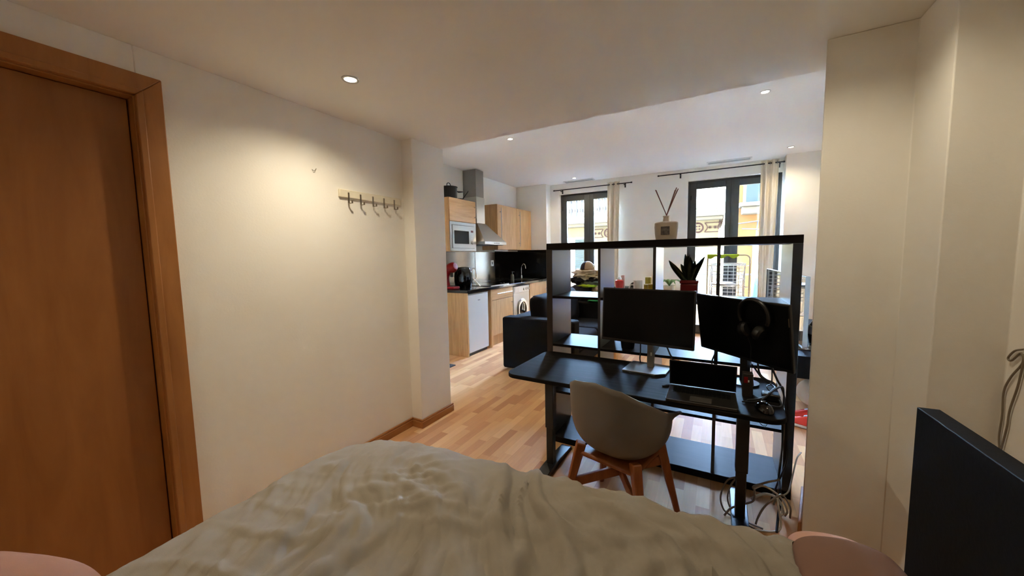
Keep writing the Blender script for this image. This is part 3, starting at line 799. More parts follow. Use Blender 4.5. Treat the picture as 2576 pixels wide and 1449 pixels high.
single(MB().box(-3.6, XK + 0.003, 4.675, 4.70, 0, 0.905), 'side_panel', KWOOD, 'thin beech panel right of the small fridge', 'panel', bevel=0.002)
dc = thing('drawer_cabinet', 'beech base cabinet with a drawer above a door under the hob', 'cabinet', (-3.3, 5.04, 0))
MB().box(-3.6, XK - 0.02, 4.705, 5.372, 0.17, 0.904).build('body', KWOOD, dc)
MB().box(-3.6, XK - 0.05, 4.705, 5.372, 0.0, 0.168).build('plinth', KWOOD, dc)
q = MB().box(XK - 0.019, XK, 4.708, 5.369, 0.735, 0.898).build('drawer', KWOODY, dc, bevel=0.002)
handle(MB(), XK, 5.06, 0.825, 0.46, False).build('handle', STEEL, q)
q = MB().box(XK - 0.019, XK, 4.708, 5.369, 0.175, 0.728).build('door', KWOOD, dc, bevel=0.002)
handle(MB(), XK, 5.315, 0.5, 0.36).build('handle', STEEL, q)
wm = thing('washing_machine', 'white front loading washing machine between the beech base cabinets', 'washing machine', (-3.3, 5.7, 0))
MB().box(-3.6, XK, 5.395, 5.99, 0.015, 0.885).build('housing', WENAM, wm, bevel=0.012)
MB().box(XK, XK + 0.006, 5.41, 5.975, 0.77, 0.872).build('control_panel', WPLAST, wm, bevel=0.003)
for y in (5.76, 5.85, 5.93): MB().cyl((XK + 0.005, y, 0.82), (XK + 0.028, y, 0.82), 0.024, 0.021, 20).build('knob', WPLAST, wm)
MB().box(XK + 0.005, XK + 0.009, 5.43, 5.58, 0.79, 0.86).build('detergent_drawer', WENAM, wm, bevel=0.002)
MX = Matrix.Rotation(R(90), 4, 'Y')
MB().lathe([(0.13, 0), (0.185, 0.0), (0.19, 0.015), (0.17, 0.03), (0.135, 0.03), (0.13, 0.0)], (XK, 5.69, 0.47), 40, MX).build('door_ring', STEEL, wm)
MB().lathe([(0, 0.035), (0.09, 0.03), (0.132, 0.015), (0.132, 0.0)], (XK, 5.69, 0.47), 36, MX).build('door_glass', BGLOSS, wm)
MB().box(-3.55, XK - 0.03, 5.42, 5.97, 0.0, 0.015).build('feet', BPLAST, wm)
sc_ = thing('sink_cabinet', 'beech base cabinet with one door in the kitchen corner', 'cabinet', (-3.3, 6.4, 0))
MB().box(-3.6, XK - 0.02, 6.02, 6.762, 0.17, 0.904).build('body', KWOOD, sc_)
MB().box(-3.6, XK - 0.05, 6.02, 6.762, 0.0, 0.168).build('plinth', KWOOD, sc_)
q = MB().box(XK - 0.019, XK, 6.023, 6.759, 0.175, 0.898).build('door', KWOOD, sc_, bevel=0.002)
handle(MB(), XK, 6.70, 0.6, 0.36).build('handle', STEEL, q)
single(MB().box(-3.659, -3.648, 5.86, 6.765, 0.946, 1.50).box(-3.648, -2.995, 6.757, 6.769, 0.946, 1.525), 'backsplash', SPLASH, 'glossy black backsplash panel behind the tap and sink', 'backsplash')
single(MB().box(-3.659, -3.650, 4.06, 5.20, 0.946, 1.49).box(-3.659, -3.650, 5.215, 5.855, 0.946, 1.49), 'backsplash', MIRROR, 'polished steel backsplash panel behind the hob and air fryer', 'backsplash')
# hanging cabinet with the microwave
tc = thing('oven_cabinet', 'beech wall cabinet above the built in microwave', 'cabinet', (-3.48, 4.41, 1.49))
b = MB().box(-3.655, -3.302, 4.09, 4.108, 1.492, 2.25).box(-3.655, -3.302, 4.712, 4.73, 1.492, 2.25).box(-3.655, -3.302, 4.108, 4.712, 2.232, 2.25).box(-3.655, -3.302, 4.108, 4.712, 1.915, 1.933).box(-3.655, -3.302, 4.108, 4.712, 1.492, 1.502).box(-3.655, -3.645, 4.108, 4.712, 1.502, 2.232)
b.build('body', KWOOD, tc)
q = MB().box(-3.30, -3.282, 4.094, 4.726, 1.922, 2.248).build('door', KWOODY, tc, bevel=0.002)
handle(MB(), -3.282, 4.69, 2.085, 0.19).build('handle', STEEL, q)
mw = thing('microwave', 'stainless steel microwave built into the beech wall cabinet', 'microwave', (-3.46, 4.41, 1.505))
MB().box(-3.62, -3.31, 4.13, 4.70, 1.504, 1.90).build('housing', BPLAST, mw)
f = MB().box(-3.30, -3.285, 4.096, 4.726, 1.494, 1.535).box(-3.30, -3.285, 4.096, 4.726, 1.872, 1.914).box(-3.30, -3.285, 4.096, 4.14, 1.535, 1.872).box(-3.30, -3.285, 4.68, 4.726, 1.535, 1.872)
f.build('trim_frame', STEEL, mw, bevel=0.002)
MB().box(-3.305, -3.279, 4.143, 4.678, 1.538, 1.869).build('front', STEEL, mw, bevel=0.003)
MB().box(-3.279, -3.276, 4.18, 4.53, 1.60, 1.79).build('door_glass', BGLOSS, mw, bevel=0.002)
MB().cyl((-3.278, 4.61, 1.62), (-3.258, 4.61, 1.62), 0.024, seg=20).build('dial', STEEL, mw)
MB().box(-3.279, -3.2775, 4.585, 4.645, 1.775, 1.805).build('display', mat('dim_red_display', (90, 20, 20), 0.3), mw)
bt = MB()
for z in (1.68, 1.705, 1.73): 
    for y in (4.59, 4.62): bt.box(-3.279, -3.276, y, y + 0.018, z, z + 0.012)
bt.build('buttons', WPLAST, mw)
# extractor hood
hd = thing('range_hood', 'stainless chimney extractor hood above the hob', 'range hood', (-3.5, 5.05, 1.6))
MB().box(-3.655, -3.40, 4.925, 5.145, 2.37, CL - 0.015).build('chimney', STEELD, hd, bevel=0.002)
MB().box(-3.655, -3.392, 4.917, 5.153, 1.945, 2.37).build('chimney_sleeve', STEEL, hd, bevel=0.002)
MB().hexa([(-3.655, 4.775, 1.645), (-3.155, 4.775, 1.645), (-3.155, 5.43, 1.645), (-3.655, 5.43, 1.645)], [(-3.655, 4.91, 1.95), (-3.385, 4.91, 1.95), (-3.385, 5.16, 1.95), (-3.655, 5.16, 1.95)]).build('canopy', STEEL, hd, bevel=0.003)
MB().box(-3.655, -3.15, 4.77, 5.435, 1.60, 1.645).build('lip', STEEL, hd, bevel=0.003)
bt = MB()
for k in range(5): bt.cyl((-3.151, 5.05 + k * 0.035, 1.622), (-3.147, 5.05 + k * 0.035, 1.622), 0.008, seg=10)
bt.build('buttons', BPLAST, hd)
MB().box(-3.64, -3.2, 4.8, 5.41, 1.595, 1.60).build('filter', BMET, hd)
# two wall cabinets
for i, (y0, y1, lb) in enumerate(((5.45, 6.148, 'left beech wall cabinet with a long bar handle beside the extractor hood'), (6.150, 6.765, 'right beech wall cabinet with a long bar handle in the kitchen corner'))):
    c_ = thing('wall_cabinet', lb, 'cabinet', (-3.5, (y0 + y1) / 2, 1.52))
    MB().box(-3.655, -3.352, y0, y1, 1.525, 2.31).build('body', KWOOD, c_)
    q = MB().box(-3.351, -3.332, y0 + 0.002, y1 - 0.002, 1.527, 2.308).build('door', KWOOD, c_, bevel=0.002)
    handle(MB(), -3.332, y0 + 0.085, 1.92, 0.66).build('handle', STEEL, q)
single(MB().box(-3.62, -3.42, 5.48, 5.95, 1.502, 1.5245), 'under_cabinet_light', WPLAST, 'slim white light bar under the left wall cabinet', 'light', bevel=0.004)
# hob
hb_ = thing('hob', 'black glass hob with a pale metal edge on the worktop', 'hob', (-3.3, 5.04, 0.945))
MB().box(-3.56, -3.06, 4.76, 5.33, 0.9455, 0.952).build('glass', BGLOSS, hb_, bevel=0.002)
MB().box(-3.06, -3.05, 4.76, 5.33, 0.9455, 0.955).build('edge_strip', STEEL, hb_)
MB().box(-3.56, -3.05, 4.752, 4.76, 0.9455, 0.954).build('edge_strip', STEEL, hb_)
for y in (5.15, 5.24): MB().cyl((-3.10, y, 0.952), (-3.10, y, 0.972), 0.016, 0.014, 16).build('knob', BPLAST, hb_)
# sink, tap, soap
sk = thing('sink', 'stainless sink with a low rim in the black worktop', 'sink', (-3.3, 6.45, 0.945))
MB().box(-3.56, -3.12, 6.18, 6.70, 0.9455, 0.9495).build('rim', STEEL, sk, bevel=0.001)
MB().lathe([(0.15, 0.0045), (0.155, 0.006), (0.16, 0.0045)], (-3.33, 6.45, 0.945), 32).build('bowl_edge', CHROME, sk)
tp = thing('tap', 'chrome kitchen tap with an arched spout by the sink', 'tap', (-3.40, 6.44, 0.949))
MB().lathe([(0, 0.0), (0.028, 0.0), (0.028, 0.008), (0.022, 0.012), (0.022, 0.07), (0.016, 0.08), (0, 0.08)], (-3.40, 6.44, 0.9495), 20).build('body', CHROME, tp)
MB().tube(spline([(-3.40, 6.44, 1.02), (-3.40, 6.44, 1.17), (-3.385, 6.44, 1.225), (-3.35, 6.44, 1.25), (-3.315, 6.44, 1.225), (-3.305, 6.44, 1.16)], 6), 0.011, 12).build('spout', CHROME, tp)
MB().bar((-3.40, 6.46, 1.01), (-3.38, 6.53, 1.03), 0.012, None, 0.01).build('lever', CHROME, tp)
sd = thing('soap_dispenser', 'grey soap dispenser with pump on the worktop before the sink', 'soap dispenser', (-3.38, 6.03, 0.945))
MB().lathe([(0, 0), (0.034, 0), (0.036, 0.01), (0.033, 0.09), (0.026, 0.118), (0.014, 0.125), (0, 0.125)], (-3.38, 6.03, 0.945), 24).build('bottle', mat('grey_green_glaze', (120, 122, 112), 0.4), sd)
MB().cyl((-3.38, 6.03, 1.07), (-3.38, 6.03, 1.115), 0.008, seg=12).bar((-3.39, 6.03, 1.118), (-3.34, 6.03, 1.112), 0.014, None, 0.01).build('pump', STEELD, sd)
so = thing('wall_socket', 'white wall socket on the backsplash behind the hob', 'socket', (-3.65, 5.75, 1.28))
MB().box(-3.651, -3.643, 5.70, 5.80, 1.23, 1.34).build('plate', WPLAST, so, bevel=0.003)
MB().box(-3.643, -3.6415, 5.735, 5.765, 1.262, 1.31).build('insert', BPLAST, so)
# coffee machine
cm = thing('coffee_machine', 'red and black capsule coffee machine at the near end of worktop', 'coffee machine', (-3.36, 4.17, 0.945))
MB().box(-3.46, -3.26, 4.09, 4.25, 0.946, 0.985).build('base', RED, cm, bevel=0.012)
MB().tube(spline([(-3.44, 4.17, 0.98), (-3.46, 4.17, 1.08), (-3.44, 4.17, 1.17), (-3.39, 4.17, 1.23)], 6), [0.055] * 19, 16).build('column', RED, cm)
MB().lathe([(0, -0.085), (0.05, -0.08), (0.072, -0.05), (0.078, 0), (0.072, 0.05), (0.05, 0.08), (0, 0.085)], (-3.36, 4.19, 1.25), 24, Matrix.Rotation(R(70), 4, 'Y')).build('head', RED, cm)
MB().box(-3.42, -3.28, 4.12, 4.22, 0.985, 0.99).build('drip_tray', BPLAST, cm)
MB().box(-3.355, -3.325, 4.15, 4.19, 1.12, 1.19).build('nozzle', BPLAST, cm, bevel=0.004)
# air fryer
af = thing('air_fryer', 'black egg shaped air fryer with a white rimmed handle', 'air fryer', (-3.33, 4.47, 0.945))
MB().lathe([(0, 0), (0.11, 0), (0.125, 0.02), (0.14, 0.1), (0.14, 0.18), (0.128, 0.26), (0.105, 0.3), (0.06, 0.312), (0, 0.314)], (-3.35, 4.46, 0.9455), 36).build('body', BGLOSS, af)
MB().tube(spline([(-3.215, 4.52, 1.235), (-3.19, 4.53, 1.225), (-3.17, 4.54, 1.12), (-3.185, 4.535, 1.075), (-3.21, 4.52, 1.08), (-3.225, 4.515, 1.16), (-3.215, 4.52, 1.235)], 6), 0.008, 8).build('display_rim', WPLAST, af)
MB().bar((-3.205, 4.53, 1.06), (-3.12, 4.57, 0.96), 0.03, None, 0.022).build('handle', WPLAST, af, bevel=0.006)
# pot on the oven cabinet
pt = thing('stock_pot', 'black lidded stock pot on top of the beech oven cabinet', 'pot', (-3.47, 4.32, 2.25))
MB().lathe([(0, 0), (0.115, 0), (0.12, 0.01), (0.12, 0.165), (0.125, 0.17), (0, 0.17)], (-3.45, 4.30, 2.251), 32).build('body', BPLAST, pt)
MB().lathe([(0.128, 0.17), (0.128, 0.178), (0.06, 0.19), (0, 0.195)], (-3.45, 4.30, 2.251), 32).build('lid', BGLOSS, pt)
MB().tube(spline([(-3.45, 4.26, 2.44), (-3.45, 4.265, 2.475), (-3.45, 4.30, 2.49), (-3.45, 4.335, 2.475), (-3.45, 4.34, 2.44)], 5), 0.006, 8).build('lid_handle', BPLAST, pt)
MB().tube(spline([(-3.34, 4.35, 2.36), (-3.30, 4.40, 2.36), (-3.31, 4.44, 2.365), (-3.36, 4.40, 2.36)], 5), 0.009, 8).build('side_handle', BPLAST, pt)
pn = thing('frying_pan', 'black pan with an upright handle beside the pot on the oven cabinet', 'pan', (-3.44, 4.51, 2.25))
MB().lathe([(0, 0.002), (0.07, 0.002), (0.085, 0.035), (0.08, 0.035), (0.068, 0.008), (0, 0.008)], (-3.46, 4.52, 2.25), 28).build('bowl', BPLAST, pn)
MB().bar((-3.40, 4.555, 2.275), (-3.315, 4.60, 2.40), 0.022, None, 0.012).build('handle', BPLAST, pn, bevel=0.004)
single(MB().box(-3.25, -2.93, 3.38, 3.68, 0.001, 0.012), 'floor_mat', CHARC, 'dark grey mat corner on the floor behind the left pillar', 'mat', bevel=0.003)

# ------------------------------------------------------------------ sofa
sf = thing('sofa', 'black fabric sofa seen from its side between shelf and kitchen', 'sofa', (-1.85, 4.75, 0))
MB().box(-2.29, -1.36, 3.80, 4.0, 0.03, 0.665).build('arm', BFAB, sf, bevel=0.03, seg=4)
MB().box(-2.29, -1.36, 5.50, 5.70, 0.03, 0.665).build('arm', BFAB, sf, bevel=0.03, seg=4)
MB().box(-2.29, -2.06, 4.0, 5.5, 0.03, 0.64).build('back', BFAB, sf, bevel=0.03, seg=4)
MB().box(-2.06, -1.38, 4.0, 5.5, 0.06, 0.27).build('base', BFAB, sf, bevel=0.015)
for y0, y1 in ((4.005, 4.748), (4.752, 5.495)):
    MB().box(-2.05, -1.36, y0, y1, 0.272, 0.43).build('seat_cushion', BFAB, sf, bevel=0.05, seg=5)
def cush(mb, cx, cy, cz, w, d_, h, rot):
    m = Matrix.Translation((cx, cy, cz)) @ rot
    for sg in (1, -1):
        mb.grid(lambda a, b: m @ Vector(((a * 2 - 1) * w / 2, (b * 2 - 1) * h / 2, sg * d_ / 2 * (max(0, 1 - abs(a * 2 - 1) ** 5) ** .5) * (max(0, 1 - abs(b * 2 - 1) ** 5) ** .5))), 16, 16)
    bmesh.ops.remove_doubles(mb.bm, verts=mb.bm.verts, dist=0.0005)
    return mb
RY = Matrix.Rotation(R(90), 4, 'Z') @ Matrix.Rotation(R(82), 4, 'X')
for cy in (4.40, 5.10):
    cush(MB(), -1.95, cy, 0.66, 0.70, 0.24, 0.50, RY).build('back_cushion', BFAB, sf, angle=180)
single(MB().blob((-1.62, 5.6, 0.695), (0.16, 0.09, 0.03), 3, 0.3), 'cloth', mat('green_cloth', (40, 140, 80), 0.9), 'green cloth lying on the far sofa arm', 'cloth')

# clothes piled on a black chair behind the sofa
kc = thing('chair', 'black chair buried under clothes behind the sofa by the left window', 'chair', (-1.9, 6.02, 0))
MB().box(-2.12, -1.68, 5.83, 6.25, 0.42, 0.47).build('seat', BPLAST, kc, bevel=0.01)
MB().box(-2.14, -1.68, 6.21, 6.25, 0.47, 0.98).build('backrest', BPLAST, kc, bevel=0.015)
for x in (-2.10, -1.70):
    for y in (5.85, 6.22): MB().bar((x, y, 0), (x, y, 0.42), 0.032).build('leg', BPLAST, kc)
def cloth(name, m, c, r, seed, label, cat='clothing', amp=0.35):
    return single(MB().blob(c, r, seed, amp, 32, 18, 2.6), name, m, label, cat, 'clothes piled on the chair', angle=80)
cloth('garment', NAVY, (-1.92, 6.0, 0.57), (0.25, 0.19, 0.12), 1, 'black garment at the bottom of the clothes pile')
cloth('garment', CHARC, (-1.97, 5.96, 0.79), (0.22, 0.17, 0.13), 2, 'charcoal grey garment low in the clothes pile')
cloth('garment', KHAKI, (-1.72, 5.95, 0.80), (0.10, 0.12, 0.10), 3, 'tan garment at the right of the clothes pile')
cloth('garment', LIME, (-1.86, 5.86, 0.895), (0.15, 0.08, 0.022), 4, 'lime green garment band in the clothes pile', amp=0.5)
cloth('garment', GREENG, (-1.84, 5.97, 0.925), (0.16, 0.13, 0.05), 5, 'grey green garment above the lime one in the pile')
cloth('garment', NAVY, (-1.95, 6.03, 0.98), (0.26, 0.16, 0.09), 6, 'dark navy garment across the middle of the clothes pile')
cloth('garment', SAND, (-1.93, 6.0, 1.085), (0.22, 0.16, 0.085), 7, 'crumpled cream garment near the top of the clothes pile', amp=0.55)
cloth('garment', KHAKI, (-1.84, 6.06, 1.06), (0.20, 0.13, 0.075), 8, 'khaki garment beside the cream one under the cap', amp=0.5)
cp = thing('cap', 'beige and brown trucker cap with a pale patch on the clothes pile', 'cap', (-1.905, 6.0, 1.155), R(80), local=True)
def capf(lo, hi):
    def fn(a, b):
        th = lo + (hi - lo) * a; ph = PI / 2 * b
        return Vector((0.105 * math.cos(th) * math.cos(ph * 0.999), 0.12 * math.sin(th) * math.cos(ph * 0.999), 0.01 + 0.135 * math.sin(ph) ** 0.9))
    return fn
MB().grid(capf(R(180), R(360)), 20, 12).build('front_panel', KHAKI, cp, solid=0.004, angle=80)
MB().grid(capf(R(0), R(180)), 20, 12).build('mesh_back', mat('dark_brown_mesh', (48, 38, 44), 0.9), cp, solid=0.004, angle=80)
MB().grid(lambda a, b: Vector((0.100 * math.cos(R(180 + 180 * a)) * (1 + 0.05 * b), 0.118 * math.sin(R(180 + 180 * a)) - 0.07 * b * math.sin(PI * a), 0.012 - 0.025 * b)), 18, 5).build('visor', KHAKI, cp, solid=0.004, angle=80)
MB().box(-0.028, 0.028, -0.005, 0.005, -0.026, 0.026, Matrix.Translation((0.012, -0.108, 0.068)) @ Matrix.Rotation(R(-18), 4, 'X')).build('patch', WPLAST, cp, bevel=0.003)

# ------------------------------------------------------------------ high table with small things behind the shelf
HT = 0.985
tb = thing('high_table', 'dark topped high table on wooden legs right behind the shelf', 'table', (-0.66, 3.85, 0))
MB().box(-1.02, -0.28, 3.58, 4.12, HT - 0.03, HT).build('tabletop', BLKBX, tb, bevel=0.004)
for x in (-0.97, -0.33):
    for y in (3.63, 4.07): MB().bar((x, y, 0), (x, y, HT - 0.03), 0.045).build('leg', KWOOD, tb, bevel=0.003)
mg = thing('mug', 'plain white mug on the high table', 'mug', (-0.672, 3.72, HT))
MB().lathe([(0, 0), (0.038, 0), (0.041, 0.004), (0.041, 0.16), (0.037, 0.16), (0.036, 0.008), (0, 0.008)], (-0.672, 3.72, HT), 32).build('body', WENAM, mg)
MB().tube(spline([(-0.712, 3.71, HT + 0.115), (-0.735, 3.70, HT + 0.115), (-0.748, 3.695, HT + 0.085), (-0.74, 3.70, HT + 0.05), (-0.712, 3.71, HT + 0.04)], 6), 0.007, 8).build('handle', WENAM, mg)
cn = thing('bottle', 'red bottle with a white cap at the left of the high table', 'bottle', (-0.856, 3.74, HT))
MB().lathe([(0, 0), (0.036, 0), (0.038, 0.01), (0.036, 0.09), (0.042, 0.14), (0.04, 0.155), (0.02, 0.165), (0, 0.165)], (-0.856, 3.74, HT), 24).build('body', mat('tomato_red', (190, 52, 34), 0.4), cn)
MB().lathe([(0.022, 0.163), (0.022, 0.18), (0.012, 0.195), (0, 0.196)], (-0.856, 3.74, HT), 20).build('bottle_cap', WPLAST, cn)
single(MB().box(-0.852, -0.82, 3.80, 3.83, HT, HT + 0.205), 'carton', mat('dusty_pink_card', (196, 160, 146), 0.7), 'slim pinkish carton behind the red bottle', 'carton', bevel=0.002)
YEL = mat('mustard_card', (160, 138, 40), 0.6, var=0.25, vscale=40)
for i, (x0, x1, y, h, lb) in enumerate(((-0.617, -0.565, 3.80, 0.19, 'tallest mustard yellow carton on the high table'), (-0.612, -0.58, 3.70, 0.125, 'narrow mustard yellow carton in front of the tall one'), (-0.572, -0.505, 3.70, 0.128, 'wide mustard yellow carton at the right end of the high table'))):
    c_ = thing('tea_box', lb, 'box', ((x0 + x1) / 2, y, HT), group='yellow cartons on the high table')
    MB().box(x0, x1, y, y + 0.05, HT, HT + h - 0.006).build('carton', YEL, c_, bevel=0.002)
    MB().box(x0 - 0.001, x1 + 0.001, y - 0.001, y + 0.051, HT + h - 0.0055, HT + h).build('lid', mat('cream_card', (212, 200, 160), 0.6), c_, bevel=0.001)
single(MB().blob((-0.74, 3.95, HT + 0.065), (0.06, 0.06, 0.06), 5, 0.3), 'pouch', NAVY, 'dark crumpled pouch behind the white mug', 'pouch')
single(MB().lathe([(0, 0), (0.045, 0), (0.05, 0.03), (0.035, 0.06), (0, 0.066)], (-0.80, 3.68, HT), 24), 'bowl', WENAM, 'small upturned white bowl left of the mug', 'bowl')
single(MB().box(-0.98, -0.70, 3.86, 4.08, HT, HT + 0.04).box(-0.96, -0.72, 3.87, 4.06, HT + 0.04, HT + 0.075), 'folded_cloth', GREENG, 'folded grey green cloth on the high table', 'cloth', bevel=0.01)

# leafy plant by the window
lpn = thing('potted_plant', 'pale green leafy plant on a stool near the wall between windows', 'plant', (-0.66, 6.35, 0))
MB().box(-0.82, -0.50, 6.19, 6.51, 0.70, 0.74).build('stool_top', KWOOD, lpn)
for x in (-0.80, -0.52):
    for y in (6.21, 6.49): MB().bar((x, y, 0), (x, y, 0.70), 0.03).build('stool_leg', KWOOD, lpn)
MB().lathe([(0, 0), (0.07, 0), (0.095, 0.15), (0.088, 0.15), (0.065, 0.012), (0, 0.012)], (-0.66, 6.35, 0.74), 24).build('pot', WENAM, lpn)
for k in range(12):
    a = k * 2.4; L = 0.20 + 0.08 * ((k * 37) % 7) / 7
    def fn(u, v):
        w_ = 0.022 * math.sin(PI * min(1, v * 0.95 + 0.05)) * (u * 2 - 1)
        r_ = L * v; z = 0.88 + 0.36 * v - 0.32 * v * v
        return Vector((-0.66 + r_ * math.cos(a) - w_ * math.sin(a), 6.35 + r_ * math.sin(a) + w_ * math.cos(a), z))
    MB().grid(fn, 3, 10).build('leaf', LEAFG, lpn, solid=0.002)

# ------------------------------------------------------------------ television corner
tvb = thing('television_bench', 'low black bench under the television behind the shelf', 'bench', (0.8, 4.4, 0))
BT = 0.548
MB().hexa([(0.585, 3.70, 0.36), (1.15, 3.70, 0.36), (1.15, 5.8, 0.36), (0.50, 5.8, 0.36)], [(0.585, 3.70, BT), (1.15, 3.70, BT), (1.15, 5.8, BT), (0.50, 5.8, BT)]).build('body', HBOARD, tvb, bevel=0.003)
for x, y in ((1.11, 3.74), (1.11, 5.76), (0.55, 5.76), (0.92, 4.5)): MB().bar((x, y, 0), (x, y, 0.36), 0.04).build('leg', BLKB, tvb)
tv = thing('television', 'flat television turned edge on with window reflections on screen', 'television', (0.56, 4.35, BT))
A, B = Vector((0.648, 3.82, 0)), Vector((0.552, 5.58, 0))
ax = (B - A).normalized(); nv = Vector((ax.y, -ax.x, 0))     # nv points away from the viewer side
if nv.x < 0: nv = -nv
TM = Matrix(((ax.x, nv.x, 0, A.x), (ax.y, nv.y, 0, A.y), (0, 0, 1, 0), (0, 0, 0, 1)))
TL = (B - A).length
MB().box(0, TL, 0, 0.03, 0.585, 1.192, TM).build('housing', BPLAST, tv, bevel=0.003)
MB().box(0.008, TL - 0.008, -0.0015, 0.0, 0.60, 1.184, TM).build('screen', TVSCR, tv)
f = MB().box(0, TL, -0.003, 0.0, 0.585, 0.594, TM).box(-0.002, 0.0, -0.003, 0.03, 0.585, 1.192, TM)
f.build('bezel_strip', STEELD, tv)
for u in (0.12, TL - 0.12):
    MB().bar(TM @ Vector((u, -0.10, BT + 0.006)), TM @ Vector((u, 0.13, BT + 0.006)), 0.03, None, 0.012).bar(TM @ Vector((u, 0.012, BT + 0.006)), TM @ Vector((u, 0.012, 0.59)), 0.03, None, 0.015).build('foot', STEELD, tv, bevel=0.002)
hm = thing('helmet', 'black and white helmet on the bench beside the television edge', 'helmet', (0.835, 3.95, BT))
MB().lathe([(0.10, 0.0), (0.125, 0.06), (0.135, 0.14), (0.125, 0.22), (0.09, 0.285), (0.04, 0.315), (0, 0.32)], (0.835, 3.95, BT + 0.001), 32).build('shell', BGLOSS, hm)
MB().grid(lambda a, b: Vector((0.835 + (0.139) * math.cos(R(190 + 110 * a)), 3.95 + 0.139 * math.sin(R(190 + 110 * a)), BT + 0.15 + 0.075 * b)), 16, 4).build('visor', mat('pale_visor', (190, 195, 198), 0.2), hm, solid=0.004)
MB().grid(lambda a, b: Vector((0.835 + (0.125) * math.cos(R(190 + 110 * a)), 3.95 + 0.125 * math.sin(R(190 + 110 * a)), BT + 0.02 + 0.028 * b)), 16, 3).build('chin_trim', WPLAST, hm, solid=0.02)
single(MB().blob((0.79, 4.12, 0.125), 0.122, 1, 0.0, 32, 20), 'ball', mat('white_red_ball', (222, 212, 200), 0.45, var=0.1, vscale=6), 'white ball on the floor under the television bench', 'ball')
def shoe(x, y, rz, label):
    t = thing('shoe', label, 'shoe', (x, y, 0), rz, 'orange red trainers', local=True)
    sole = [(0.045 * math.sin(R(a)) * (1.0 if math.cos(R(a)) > 0 else 0.85), 0.145 * math.cos(R(a))) for a in range(0, 360, 15)]
    MB().prism(sole, 0, 0.026).build('sole', WPLAST, t, bevel=0.006)
    def up(a, b):
        th = 2 * PI * a; s_ = math.cos(th)
        h = 0.05 + 0.05 * (0.5 - 0.5 * s_)
        k = 1 - 0.62 * b ** 1.6
        return Vector((0.043 * math.sin(th) * k, 0.14 * s_ * (k if s_ > 0 else 1 - 0.2 * b), 0.026 + h * b))
    MB().grid(up, 28, 8, wrap=True).build('upper', mat('orange_red_mesh', (222, 62, 44), 0.7), t, solid=0.004, angle=80)
    MB().bar((0, 0.03, 0.086), (0, -0.03, 0.106), 0.03, None, 0.01).build('laces', BPLAST, t)
shoe(0.67, 3.58, R(75), 'orange red trainer nearest, on the floor right of the shelf')
shoe(0.70, 3.74, R(80), 'orange red trainer behind the other, towards the bench')
bg = thing('bag', 'orange and teal patterned bag on the floor behind the shelf', 'bag', (0.42, 4.05, 0))
MB().box(0.30, 0.54, 3.98, 4.12, 0.0, 0.19).build('body', mat('orange_print', (226, 160, 60), 0.8, var=0.15, vscale=10), bg, bevel=0.03, seg=4)
MB().box(0.485, 0.543, 3.976, 4.124, 0.03, 0.16).build('side_panel', mat('teal_print', (70, 140, 130), 0.8), bg, bevel=0.02)

# ------------------------------------------------------------------ drying rack near the right window
RY0 = 5.95
rk = thing('drying_rack', 'white wire tower drying rack inside the right balcony door', 'drying rack', (0.14, RY0 + 0.2, 0))
def arch(y, x0, x1, top, r):
    p = [(x0, y, 0.02), (x0, y, top - r)] + [(x0 + r - r * math.cos(R(a)), y, top - r + r * math.sin(R(a))) for a in (20, 45, 70)] + [(x0 + r, y, top), (x1 - r, y, top)] + [(x1 - r + r * math.sin(R(a)), y, top - r + r * math.cos(R(a))) for a in (20, 45, 70)] + [(x1, y, top - r), (x1, y, 0.02)]
    return p
MB().tube(arch(RY0, -0.115, 0.395, 1.365, 0.06), 0.009, 10).build('frame', WENAM, rk)
MB().tube(arch(RY0 + 0.42, -0.06, 0.36, 1.24, 0.03), 0.008, 10).build('frame', WENAM, rk)
for k, z in enumerate((1.22, 0.92, 0.55)):
    b = MB()
    for x in [-0.05 + 0.045 * i for i in range(10)]: b.cyl((x, RY0 + 0.02, z), (x, RY0 + 0.42, z), 0.003, seg=6)
    b.cyl((-0.115, RY0 + 0.02, z), (0.395, RY0 + 0.02, z), 0.005, seg=8); b.cyl((-0.06, RY0 + 0.42, z), (0.36, RY0 + 0.42, z), 0.005, seg=8)
    b.build('wire_shelf', WENAM, rk)
b = MB()
for i in range(11): b.cyl((-0.06, RY0 + 0.425, 1.225 - 0.052 * i), (0.36, RY0 + 0.425, 1.225 - 0.052 * i), 0.0055, seg=6)
for i in range(6): b.cyl((-0.06 + 0.07 * i, RY0 + 0.425, 1.225), (-0.06 + 0.07 * i, RY0 + 0.425, 0.7), 0.0045, seg=6)
b.build('wire_panel', WENAM, rk)
for x in (-0.085, 0.335): 
    MB().tube(spline([(x, RY0 + 0.0, 1.24), (x + 0.02, RY0 + 0.2, 1.22), (x - 0.0, RY0 + 0.30, 0.95), (x + 0.02, RY0 + 0.36, 0.6)], 6), 0.006, 8).build('hinge_arm', WENAM, rk)
single(MB().grid(lambda a, b: Vector((-0.12 + 0.385 * a, RY0 + 0.012 * math.cos(PI * (b * 2 - 1)) * 0 + (0.013 if b > 0.5 else -0.013) * min(1, abs(b - 0.5) * 8), 1.378 - abs(b - 0.5) * (0.085 + 0.035 * math.sin(a * 17)))), 30, 12), 'towel', LIME, 'lime yellow cloth draped over the top of the drying rack', 'cloth', solid=0.004, angle=80)
single(MB().blob((0.10, 6.10, 0.95), (0.16, 0.12, 0.035), 9, 0.4), 'laundry', WPLAST, 'white laundry heap lying inside the drying rack', 'laundry', angle=80)

